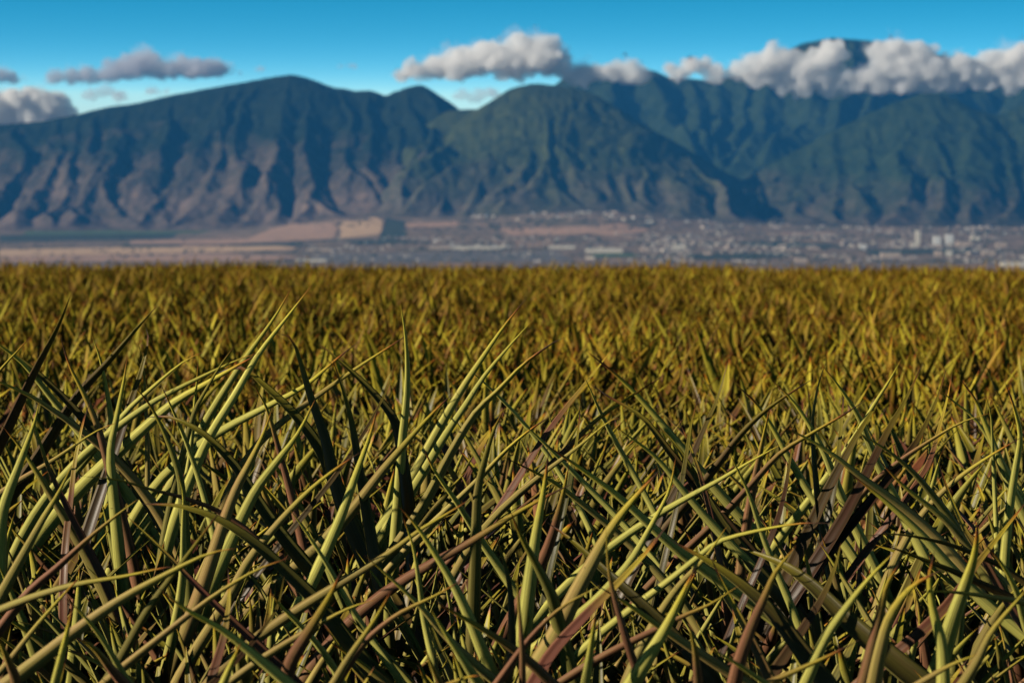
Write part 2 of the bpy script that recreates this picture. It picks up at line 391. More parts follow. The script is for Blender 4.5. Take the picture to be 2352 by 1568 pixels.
F = [
 ([(778, 490), (860, 492), (880, 512), (876, 540), (780, 548)], M_FTAN),
 ([(640, 520), (775, 492), (775, 548), (640, 556), (540, 560)], M_FPINK),
 ([(0, 572), (640, 565), (700, 572), (520, 580), (0, 590)], M_FTAN),
 ([(0, 590), (500, 583), (700, 590), (600, 600), (0, 603)], M_FPINK),
 ([(300, 553), (560, 548), (560, 560), (300, 562)], M_FPINK),
 ([(60, 524), (480, 516), (500, 534), (60, 545)], M_FGREEN),
 ([(0, 540), (400, 537), (400, 549), (0, 556)], M_FBRUSH),
 ([(270, 562), (410, 560), (410, 568), (280, 570)], M_FBRUSH), ([(520, 560), (700, 558), (690, 566), (530, 568)], M_FBRUSH),
 ([(885, 500), (925, 506), (940, 545), (875, 550)], M_FBRUSH),
 ([(925, 513), (1045, 509), (1055, 520), (930, 524)], M_FPINK),
 ([(1140, 525), (1350, 520), (1360, 538), (1180, 542)], M_FPINK), ([(1280, 530), (1420, 512), (1500, 530), (1400, 542)], M_FPINK),
 ([(780, 553), (900, 550), (1000, 556), (820, 562)], M_FBRUSH),
 ([(700, 583), (1280, 578), (1320, 600), (760, 604)], M_FGREY),
 ([(1360, 583), (1450, 582), (1480, 590), (1350, 592)], M_FGREEN),
 ([(1560, 585), (1800, 580), (1820, 592), (1600, 596)], M_FBRUSH),
 ([(1700, 555), (1900, 560), (1950, 570), (1720, 568)], M_FBRUSH), ([(1980, 575), (2200, 570), (2352, 580), (2000, 586)], M_FBRUSH),
]
for poly, m in F: field('', poly, m, h=1.0 + 0.5 * random.random() + 0.01 * F.index((poly, m)) * 4)

def wall_mat(name, c): return simple(name, c, 0.8, tuple(x * 0.85 for x in c), 0.05)
M_W = [wall_mat('cream wall', (0.72, 0.66, 0.55)), wall_mat('white wall', (0.78, 0.77, 0.74)), wall_mat('tan wall', (0.55, 0.42, 0.32)), wall_mat('peach wall', (0.60, 0.46, 0.36))]
M_W2 = [wall_mat('weathered cream wall', (0.60, 0.52, 0.43)), wall_mat('weathered tan wall', (0.46, 0.36, 0.29)), wall_mat('weathered pale wall', (0.68, 0.61, 0.52)), wall_mat('dull wall', (0.36, 0.31, 0.28))]
M_RF2 = [wall_mat('old roof', (0.24, 0.21, 0.19)), wall_mat('old pale roof', (0.50, 0.45, 0.39)), wall_mat('old brown roof', (0.20, 0.14, 0.11)), wall_mat('old grey roof', (0.20, 0.21, 0.20))]
M_RF = [wall_mat('grey roof', (0.32, 0.31, 0.30)), wall_mat('pale roof', (0.62, 0.58, 0.52)), wall_mat('brown roof', (0.28, 0.17, 0.12)), wall_mat('green grey roof', (0.22, 0.28, 0.26))]
def house_mesh(w, d, h, rh, name, wm, rm, hip=0.0):
    v = []
    for z in (-3, h):
        for x, y in ((-w / 2, -d / 2), (w / 2, -d / 2), (w / 2, d / 2), (-w / 2, d / 2)): v.append((x, y, z))
    e = 0.6
    o = len(v)
    for x, y in ((-w / 2 - e, -d / 2 - e), (w / 2 + e, -d / 2 - e), (w / 2 + e, d / 2 + e), (-w / 2 - e, d / 2 + e)): v.append((x, y, h + 0.003))
    hp = hip * d / 2
    v += [(-w / 2 - e + hp, 0, h + rh), (w / 2 + e - hp, 0, h + rh)]
    f = [(0, 1, 5, 4), (1, 2, 6, 5), (2, 3, 7, 6), (3, 0, 4, 7), (8, 9, 13, 12), (10, 11, 12, 13), (9, 10, 13), (11, 8, 12), (8, 11, 10, 9)]
    me = bpy.data.meshes.new(name); me.from_pydata(v, [], f); me.materials.append(wm); me.materials.append(rm)
    for i, p in enumerate(me.polygons): p.material_index = 1 if i >= 4 else 0
    return me
protos = [house_mesh(random.uniform(11, 19), random.uniform(9, 12), random.uniform(3.5, 6.5), random.uniform(1.8, 3.2), 'house', M_W[i % 4], M_RF[(i * 3 + i // 4) % 4], 0.6 * (i % 2)) for i in range(12)]
zones = [  # px0,px1,row0,row1,count, slope of rows with px
 (1080, 1250, 476, 500, 26), (1250, 1420, 473, 505, 52), (1400, 1620, 494, 512, 24), (1620, 1900, 500, 525, 34), (1800, 2352, 510, 545, 46),
 (880, 1330, 545, 560, 26), (760, 960, 566, 574, 16), (960, 1350, 563, 574, 30), (1500, 2352, 535, 600, 0)]
spots = []
for x0, x1, r0, r1, n in zones:
    for _ in range(n): spots.append((random.uniform(x0, x1), random.uniform(r0, r1)))
for i, (px, py) in enumerate(spots):
    p = floor_at(px, py, 0.2)
    o = obj('house', protos[i % 12]); o.location = p; o.rotation_euler.z = R(random.choice((0, 12, -20, 90, 75)) + random.uniform(-8, 8))
    k_ = 1.35 if py < 512 and px < 1620 else 1.0
    o.scale = (random.uniform(0.9, 1.5) * k_, random.uniform(0.8, 1.2) * k_, random.uniform(0.9, 1.3) * k_)
    if py < 512 and px < 1620: tag(o, 'small pale house on the hillside subdivision under the gullied peak', 'house', 'houses on the hillside')
    elif px < 1400: tag(o, 'small pale house in the line across the dry plain', 'house', 'houses on the plain')
    else: tag(o, 'small pale house at the foot of the cloud capped mountain', 'house', 'houses at the mountain foot')
# the rest of the town, far beyond what can be told apart
def merged_houses():
    V, Q, MI = [], [], []
    for k in range(1500):
        if k % 3: px, py = random.uniform(1480, 2420), random.uniform(522, 603)
        elif k % 2: px, py = random.uniform(1080, 2420), random.triangular(485, 603, 560)
        else: px, py = random.uniform(700, 1600), random.uniform(545, 603)
        if fbm(np.array([px / 90.]), np.array([py / 9.]), 5, 3)[0] < 0.52: continue
        p = floor_at(px, py, 0)
        w, d, h = random.uniform(10, 26), random.uniform(9, 16), random.uniform(3.5, 8)
        if random.random() < 0.04: w, d, h = random.uniform(40, 80), random.uniform(25, 50), random.uniform(7, 12)
        a = R(random.uniform(-30, 30)); ca, sa = math.cos(a), math.sin(a); b = len(V)
        for z in (-3, h):
            for x, y in ((-w / 2, -d / 2), (w / 2, -d / 2), (w / 2, d / 2), (-w / 2, d / 2)): V.append((p[0] + x * ca - y * sa, p[1] + x * sa + y * ca, p[2] + z))
        for x, y in ((-w / 2, 0), (w / 2, 0)): V.append((p[0] + x * ca - y * sa, p[1] + x * sa + y * ca, p[2] + h + 2.5))
        m = random.randrange(4); r = 4 + random.randrange(4)
        for f in ((0, 1, 5, 4), (1, 2, 6, 5), (2, 3, 7, 6), (3, 0, 4, 7)): Q.append(tuple(b + i for i in f)); MI.append(m)
        for f in ((4, 5, 9, 8), (6, 7, 8, 9), (5, 6, 9), (7, 4, 8)): Q.append(tuple(b + i for i in f)); MI.append(r)
    me = bpy.data.meshes.new('distant_houses'); me.from_pydata(V, [], Q)
    for m in M_W2 + M_RF2: me.materials.append(m)
    me.polygons.foreach_set('material_index', MI)
    o = obj('distant_houses', me); tag(o, 'mass of tiny pale roofs spread over the valley floor', 'houses', kind='stuff')
merged_houses()
def block(px, py, wpx, hpx, depth, label, cat='building', name='building', wm=0, windows=True, tower=None):
    p = floor_at(px, py, 0); s = p[1] / FP
    w, h = wpx * s, hpx * s
    root = bpy.data.objects.new(name, None); C.objects.link(root); root.location = p; tag(root, label, cat)
    me = house_mesh(w, depth, h, 0.8, 'wall', M_W[wm], M_W[wm]); obj('wall', me, root)
    v = [(-w / 2 - 1, -depth / 2 - 1, h + .9), (w / 2 + 1, -depth / 2 - 1, h + .9), (w / 2 + 1, depth / 2 + 1, h + .9), (-w / 2 - 1, depth / 2 + 1, h + .9)]
    v += [(x, y, z + 1.2) for x, y, z in v]
    rm = bpy.data.meshes.new('roof'); rm.from_pydata(v, [], [(3, 2, 1, 0), (4, 5, 6, 7), (0, 1, 5, 4), (1, 2, 6, 5), (2, 3, 7, 6), (3, 0, 4, 7)]); rm.materials.append(M_RF[1]); obj('roof', rm, root)
    if windows:
        n = max(2, int(w / 9)); fl = max(1, int(h / 7)); V, Q = [], []
        for j in range(fl):
            for i in range(n):
                x = -w / 2 + (i + .5) * w / n; z = 1.5 + j * (h / fl); b = len(V)
                V += [(x - 1.8, -depth / 2 - .15, z), (x + 1.8, -depth / 2 - .15, z), (x + 1.8, -depth / 2 - .15, z + 2), (x - 1.8, -depth / 2 - .15, z + 2)]
                Q.append((b, b + 1, b + 2, b + 3))
        wm_ = bpy.data.meshes.new('window_band'); wm_.from_pydata(V, [], Q); wm_.materials.append(M_FBRUSH); obj('window_band', wm_, root)
    return root
block(1388, 580, 84, 9, 60, 'longest pale warehouse on the plain below the middle peak', 'warehouse', 'warehouse', 0)
block(1481, 577, 20, 8, 40, 'short pale warehouse just beyond the long one', 'warehouse', 'warehouse', 2)
block(1560, 572, 28, 9, 50, 'boxy cream warehouse between the long warehouse and the town', 'warehouse', 'warehouse', 0)
block(2108, 560, 9, 30, 22, 'tall thin cream tower block rising from the town', 'tower block', 'tower_block', 0)
block(2100, 567, 18, 8, 22, 'low cream annexe at the foot of the thin tower block', 'building', 'building', 0)
block(2152, 561, 16, 18, 26, 'square white block right of the thin tower block', 'building', 'building', 1)
block(2180, 561, 17, 22, 26, 'taller white block beside the square white block', 'building', 'building', 1)
block(2212, 566, 30, 10, 30, 'wide tan block stepping down from the white blocks', 'building', 'building', 2)
block(2155, 588, 16, 12, 24, 'peach block in front of the white blocks', 'building', 'building', 2)
block(2180, 588, 13, 12, 24, 'cream block beside the peach block', 'building', 'building', 0)
block(1982, 572, 14, 10, 22, 'lone white block standing amid dark trees', 'building', 'building', 1)
block(2270, 585, 30, 8, 30, 'low tan hall on the plain near the right town blocks', 'building', 'building', 2)
block(2045, 590, 44, 9, 40, 'broad peach shed below the thin tower block', 'shed', 'shed', 2)
block(1840, 602, 26, 8, 30, 'peach shed just above the field edge', 'shed', 'shed', 2)
block(1625, 586, 16, 8, 24, 'small peach building below the boxy warehouse', 'building', 'building', 2)
block(2330, 612, 60, 9, 50, 'pale warehouse half hidden behind the field edge', 'warehouse', 'warehouse', 0)
block(2240, 552, 22, 8, 26, 'cream block above the wide tan block', 'building', 'building', 0)
block(2300, 566, 24, 8, 26, 'tan block right of the wide tan block', 'building', 'building', 2)
block(1098, 572, 120, 6, 40, 'long row of pale sheds across the dry plain', 'shed', 'shed', 0)
block(1290, 571, 60, 6, 40, 'pale shed right of the long row of sheds', 'shed', 'shed', 0)
block(1010, 572, 50, 6, 40, 'pale shed left of the long row of sheds', 'shed', 'shed', 2)
block(735, 576, 60, 4, 60, 'low pale shed beside the brush on the left plain', 'shed', 'shed', 2)
block(715, 601, 70, 5, 50, 'pale sheds showing just above the field edge', 'shed', 'shed', 0)
block(1165, 489, 16, 8, 16, 'pale house cluster highest on the hillside subdivision', 'building', 'building', 0)

def tree_blobs():
    t = (1 + 5 ** .5) / 2
    ico = np.array([(-1, t, 0), (1, t, 0), (-1, -t, 0), (1, -t, 0), (0, -1, t), (0, 1, t), (0, -1, -t), (0, 1, -t), (t, 0, -1), (t, 0, 1), (-t, 0, -1), (-t, 0, 1)]) / 1.9
    fc = np.array([(0, 11, 5), (0, 5, 1), (0, 1, 7), (0, 7, 10), (0, 10, 11), (1, 5, 9), (5, 11, 4), (11, 10, 2), (10, 7, 6), (7, 1, 8), (3, 9, 4), (3, 4, 2), (3, 2, 6), (3, 6, 8), (3, 8, 9), (4, 9, 5), (2, 4, 11), (6, 2, 10), (8, 6, 7), (9, 8, 1)])
    V, Q = [], []
    for k in range(4200):
        if k % 3 == 0: px, py = random.uniform(1050, 2450), random.uniform(480, 604)
        elif k % 3 == 1: px, py = random.uniform(1450, 2450), random.uniform(505, 604)
        else: px, py = random.uniform(-80, 1500), random.choice((random.uniform(508, 530), random.uniform(548, 604)))
        if fbm(np.array([px / 120. + 40]), np.array([py / 7.]), 77, 3)[0] < 0.5: continue
        p = floor_at(px, py, 0); r = random.uniform(4, 9)
        v = ico * np.array((r * random.uniform(1, 1.8), r * 1.2, r * 0.75)) * rng.uniform(.75, 1.25, (12, 1)) + p + np.array((0, 0, r * .5))
        Q.append(fc + len(V) * 12); V.append(v)
    me = mesh_np('woodland', np.concatenate(V), np.concatenate(Q), M_FBRUSH)
    tag(obj('woodland', me), 'dark scattered trees between the distant roofs and fields', 'trees', kind='stuff')
tree_blobs()

# ------------------------------------------------------------------ clouds (real volumes)
def cloud_mat(name, dens, col=(0.97, 0.97, 0.98)):
    t = NT(name); v = t.n('ShaderNodeVolumePrincipled'); v.inputs['Color'].default_value = (*col, 1)
    v.inputs['Density'].default_value = dens; v.inputs['Anisotropy'].default_value = 0.0
    o = t.n('ShaderNodeOutputMaterial'); t.l(v.outputs[0], o.inputs['Volume']); return t.m
M_C1 = cloud_mat('dense cloud vapour', 0.014, (0.995, 0.99, 0.985)); M_C2 = cloud_mat('thin shade-greyed cloud vapour', 0.008, (0.72, 0.72, 0.78)); M_VEIL = cloud_mat('thin veil of vapour', 0.0016, (0.99, 0.99, 0.99)); M_C4 = cloud_mat('sunlit cumulus vapour', 0.02, (1, 0.99, 0.97)); M_C3 = cloud_mat('wisp', 0.005, (0.85, 0.86, 0.9))  # M_C2: the shade on these clouds is put into the vapour colour
def cloud(puffs, D, label, mat, flat=0.55, lumps=9, seed=1, voxel=26, parent=None):
    rs = random.Random(seed)
    body = None
    if parent is None and mat in (M_C1, M_C2, M_C4):
        body = 1; vp = [(px + rs.uniform(-14, 14), py - rp_ * rs.uniform(0, .35), rp_ * rs.uniform(.95, 1.35)) for px, py, rp_ in puffs]
    bm_v, bm_q = [], []
    nu, nv = 14, 9
    s = D / FP
    def ball(c, r, sq):
        b = len(bm_v)
        for j in range(nv + 1):
            th = math.pi * j / nv
            for i in range(nu):
                ph = 2 * math.pi * i / nu
                bm_v.append((c[0] + r * math.sin(th) * math.cos(ph), c[1] + r * math.sin(th) * math.sin(ph), c[2] + r * math.cos(th) * (sq if th < math.pi / 2 else sq * flat)))
        for j in range(nv):
            for i in range(nu):
                bm_q.append((b + j * nu + i, b + (j + 1) * nu + i, b + (j + 1) * nu + (i + 1) % nu, b + j * nu + (i + 1) % nu))
    for px, py, rp in puffs:
        c = at(px, py, D); r = rp * s * 1.18
        c = c + np.array((0, rs.uniform(-.3, .3) * r, 0))
        ball(c, r, 0.8)
        for k in range(lumps):
            a = rs.uniform(0, 6.28); e = rs.uniform(-0.1, 1.4)
            d = np.array((math.cos(a) * math.cos(e), math.sin(a) * math.cos(e), math.sin(e) * 0.8)) * r * rs.uniform(.75, 1.05)
            ball(c + d, r * rs.uniform(.22, .45), 0.9)
    me = mesh_np('cloud', bm_v, bm_q, mat)
    o = obj('veil' if parent else 'cloud', me, parent)
    if not parent: tag(o, label, 'cloud', kind='stuff')
    m = o.modifiers.new('r', 'REMESH'); m.mode = 'VOXEL'; m.voxel_size = voxel; m.use_smooth_shade = True
    tx = bpy.data.textures.new('billow', 'CLOUDS'); tx.noise_scale = 150; tx.noise_depth = 4
    d = o.modifiers.new('d', 'DISPLACE'); d.texture = tx; d.strength = 150; d.mid_level = 0.55; d.texture_coords = 'GLOBAL'
    tx2 = bpy.data.textures.new('small billow', 'CLOUDS'); tx2.noise_scale = 80; tx2.noise_depth = 4
    d = o.modifiers.new('e', 'DISPLACE'); d.texture = tx2; d.strength = 120 if not parent else 230; d.mid_level = 0.5 if not parent else 0.6; d.texture_coords = 'GLOBAL'
    if body: cloud(vp, D, label, M_VEIL, flat, 5, seed + 100, voxel + 4, parent=o)
    return o
cloud([(925, 178, 22), (965, 170, 30), (1010, 160, 36), (1060, 152, 42), (1110, 150, 44), (1160, 148, 46), (1205, 140, 50), (1240, 140, 52), (1270, 152, 38), (1300, 172, 30), (1335, 178, 30), (1370, 182, 26), (1400, 178, 28), (1440, 176, 34), (1468, 180, 26), (1060, 168, 36), (1180, 172, 34)], 20500,
      'long pale cloud resting above the middle peak', M_C1, seed=3)
cloud([(1800, 200, 28), (1850, 206, 26), (1905, 208, 26), (1750, 190, 26), (1960, 206, 26), (2020, 204, 28), (2080, 204, 28), (2140, 202, 28), (2200, 202, 26), (2260, 200, 26), (2330, 200, 26), (2400, 200, 28), (1560, 172, 26), (1600, 160, 28), (1645, 178, 26), (1700, 172, 28), (1745, 160, 34), (1785, 145, 40), (1830, 175, 36), (1870, 150, 36), (1905, 130, 34), (1880, 195, 34), (1940, 185, 30), (1985, 180, 34), (2030, 170, 40), (2060, 120, 34), (2020, 130, 26), (2105, 130, 34), (2090, 170, 44), (2150, 170, 40), (2200, 165, 40), (2250, 175, 36), (2290, 155, 36), (2335, 140, 40), (2380, 160, 46), (2320, 185, 34), (2460, 160, 50), (2540, 170, 50)], 20900,
      'broad white cloud bank wrapped round the tall summit', M_C1, seed=5)
cloud([(125, 183, 20), (165, 182, 24), (210, 180, 27), (255, 176, 29), (300, 166, 36), (330, 158, 36), (375, 170, 30), (420, 163, 34), (460, 166, 34), (497, 164, 30)], 30000, 'long grey cloud above the left ridge', M_C2, seed=7, voxel=34)
cloud([(-40, 180, 26), (0, 178, 24), (32, 184, 16)], 30000, 'grey cloud scrap cut by the left edge', M_C2, seed=9, voxel=34)
cloud([(-40, 260, 50), (10, 262, 42), (60, 248, 42), (100, 250, 40), (135, 258, 30), (80, 290, 40), (-10, 300, 50), (160, 272, 22)], 22800, 'bright cream cloud rising behind the left ridge', M_C4, seed=11, voxel=34)
cloud([(205, 222, 18), (240, 218, 18), (275, 224, 18), (350, 214, 14), (380, 212, 12)], 31000, 'faint white cloud low over the left ridge', M_C3, seed=13, voxel=34)
cloud([(785, 153, 10), (805, 152, 11)], 30000, 'tiny lone wisp of cloud above the notched ridge', M_C3, seed=15, voxel=30)
cloud([(1060, 222, 16), (1095, 225, 20), (1135, 222, 18)], 28000, 'thin cloud in the saddle left of the middle peak', M_C3, seed=17, voxel=30)
cloud([(550, 172, 9), (595, 160, 9)], 30000, 'two faint wisps beside the long grey cloud', M_C3, seed=19, voxel=30)

# ------------------------------------------------------------------ air
def haze():
    x0, x1, y0, y1, z0, z1 = -17000, 17000, -400, 27500, -420, 1850
    v = [(x, y, z) for z in (z0, z1) for x, y in ((x0, y0), (x1, y0), (x1, y1), (x0, y1))]
    me = bpy.data.meshes.new('haze'); me.from_pydata(v, [], [(3, 2, 1, 0), (4, 5, 6, 7), (0, 1, 5, 4), (1, 2, 6, 5), (2, 3, 7, 6), (3, 0, 4, 7)])
    t = NT('blue air'); vo = t.n('ShaderNodeVolumePrincipled'); vo.inputs['Color'].default_value = (0.05, 0.35, 0.92, 1); vo.inputs['Density'].default_value = 1.6e-5
    o = t.n('ShaderNodeOutputMaterial'); t.l(vo.outputs[0], o.inputs['Volume']); me.materials.append(t.m)
    tag(obj('haze', me), 'blue air between the field and the mountains', 'haze', kind='stuff')
haze()

# ------------------------------------------------------------------ pineapple plants
class LeafSet:
    def __init__(s): s.v = []; s.q = []; s.a = []; s.b = []; s.n = 0
    def add(s, P, S, N, w, tone, depth=0.38, thick=0.05, fine=True):
        """P,S,N: (n,3) base->tip; w: (n,) width"""
        n = len(P); t = np.linspace(0, 1, n)
        if fine:
            uo = np.array([-1, -.55, 0, .55, 1]); ui = np.array([.7, 0, -.7])
        else: uo = np.array([-1, 0, 1]); ui = np.array([])
        hw = (w / 2)[:, None, None]
        ring = P[:, None, :] + S[:, None, :] * uo[None, :, None] * hw + N[:, None, :] * (depth * (uo ** 2 - .4))[None, :, None] * hw
        aa = [np.stack([np.repeat(t[:, None], len(uo), 1), np.repeat(uo[None], n, 0), np.zeros((n, len(uo)))], -1)]
        if fine:
            r2 = P[:, None, :] + S[:, None, :] * ui[None, :, None] * hw + N[:, None, :] * (depth * (ui ** 2 - .4) + thick + .06 * (1 - abs(ui)))[None, :, None] * hw
            ring = np.concatenate([ring, r2], 1)
            aa.append(np.stack([np.repeat(t[:, None], 3, 1), np.repeat(ui[None], n, 0), np.ones((n, 3))], -1))
        m = ring.shape[1]; b = s.n
        s.v.append(ring.reshape(-1, 3)); s.a.append(np.concatenate(aa, 1).reshape(-1, 3)); s.b.append(np.repeat([tone], n * m, 0))
        r = np.arange(n - 1)[:, None] * m
        c = np.arange(m if fine else m - 1)[None, :]; c2 = (c + 1) % m
        q = np.stack([b + r + c, b + r + c2, b + r + m + c2, b + r + m + c], -1).reshape(-1, 4)
        s.q.append(q); s.n += n * m
    def mesh(s, name, mat):
        return mesh_np(name, np.concatenate(s.v), np.concatenate(s.q), mat, True, {'leaf': np.concatenate(s.a), 'tone': np.concatenate(s.b)})

def prof(s):   # s: 0 base .. 1 tip
    return np.clip((1 - s ** 1.9), 0, 1) ** 0.95 * (0.82 + 0.18 * np.clip((s) * 6, 0, 1)) + 0.012
def tone_rand(r, mar=0.22):
    m = r.uniform(.75, 1.1) if r.random() < mar else (r.uniform(.25, .6) if r.random() < .3 else r.uniform(-.4, .2))
    return (m, r.uniform(.65, 1.2), r.random())
def free_leaf(L, r, base, az, e0, droop, length, w, tone, n=13, fine=True, twist=0):
    t = np.linspace(0, 1, n)
    el = e0 - droop * t ** 1.4
    a = az + (r.uniform(-.35, .35)) * t ** 1.5
    T = np.stack([np.cos(el) * np.cos(a), np.cos(el) * np.sin(a), np.sin(el)], -1)
    seg = length / (n - 1)
    P = np.vstack([[base], base + np.cumsum((T[:-1] + T[1:]) / 2 * seg, 0)])
    S = np.stack([-np.sin(a), np.cos(a), np.zeros(n)], -1)
    tw = twist * t
    N = np.cross(T, S); N = -N * np.sign(-1.0) if False else N
    # N must point to the upper (channel) side
    up = np.where(N[:, 2:3] < 0, -1.0, 1.0) if e0 < 1.4 else np.ones((n, 1))
    N = np.cross(S, T); N = np.where((N[:, 2:3] < 0), -N, N) if droop < 1.6 else N
    S2 = S * np.cos(tw)[:, None] + N * np.sin(tw)[:, None]; N2 = N * np.cos(tw)[:, None] - S * np.sin(tw)[:, None]
    L.add(P, S2, N2, w * prof(t), tone, depth=r.uniform(.4, .8), thick=.09, fine=fine)
def plant_parts(seed, nleaf=34, h=1.0, fine=True, nseg=12, mar=.22, L=None, off=(0, 0, 0), heart=None, wid=.088):
    r = random.Random(seed); out = L or LeafSet(); hr = heart if heart is not None else out
    off = np.array(off, float); g0 = r.uniform(0, 6.28)
    for i in range(nleaf):
        f = i / (nleaf - 1)
        az = g0 + i * 2.39996 + r.uniform(-.25, .25)
        e0 = R(10 + 66 * f ** .85 + r.uniform(-14, 14)); e0 = min(e0, R(86))
        dr = R(r.uniform(2, 32) * (1.1 - .75 * f))
        ln = h * r.uniform(.72, 1.05) * (0.62 + .38 * math.sin(math.pi * min(1, f * 1.15)))
        b = off + np.array((math.cos(az) * .03, math.sin(az) * .03, .08 + .16 * f))
        free_leaf(hr if f > .72 else out, r, b, az, e0, dr, ln, r.uniform(.8, 1.15) * wid * (1 - .25 * f), tone_rand(r, mar), nseg, fine, r.uniform(-.7, .7))
    return out
def stem_mesh():
    v, q = [], []
    rr = [.045, .06, .055, .06, .05, .055, .03]
    for j, r_ in enumerate(rr):
        for i in range(10):
            a = 2 * math.pi * i / 10; v.append((r_ * math.cos(a), r_ * math.sin(a), -.05 + j * .055))
    for j in range(len(rr) - 1):
        for i in range(10): q.append((j * 10 + i, j * 10 + (i + 1) % 10, j * 10 + 10 + (i + 1) % 10, j * 10 + 10 + i))
    return mesh_np('stem', v, q, M_STEM)
STEM = stem_mesh()
NP = 9
PF, PH = [], []
for k in range(NP):
    hs = LeafSet(); fs = plant_parts(100 + k, 20 + k % 4 * 2, 0.90, True, 13, L=LeafSet(), heart=hs)
    PF.append(fs.mesh('foliage', M_LEAF)); PH.append(hs.mesh('heart', M_LEAF))
def plant(x, y, k, rz, s, label, group, mat=None):
    root = bpy.data.objects.new('pineapple_plant', None); C.objects.link(root)
    root.location = (x, y, float(ground_z(np.array(x), np.array(y)))); tag(root, label, 'pineapple plant', group)
    for nm, me in (('foliage', PF[k]), ('heart', PH[k]), ('stem', STEM)):
        o = obj(nm, me, root); o.rotation_euler.z = rz
        if nm != 'stem':
            o.scale = (s, s, s)
            if mat: o.material_slots[0].link = 'OBJECT'; o.material_slots[0].material = mat
    return root

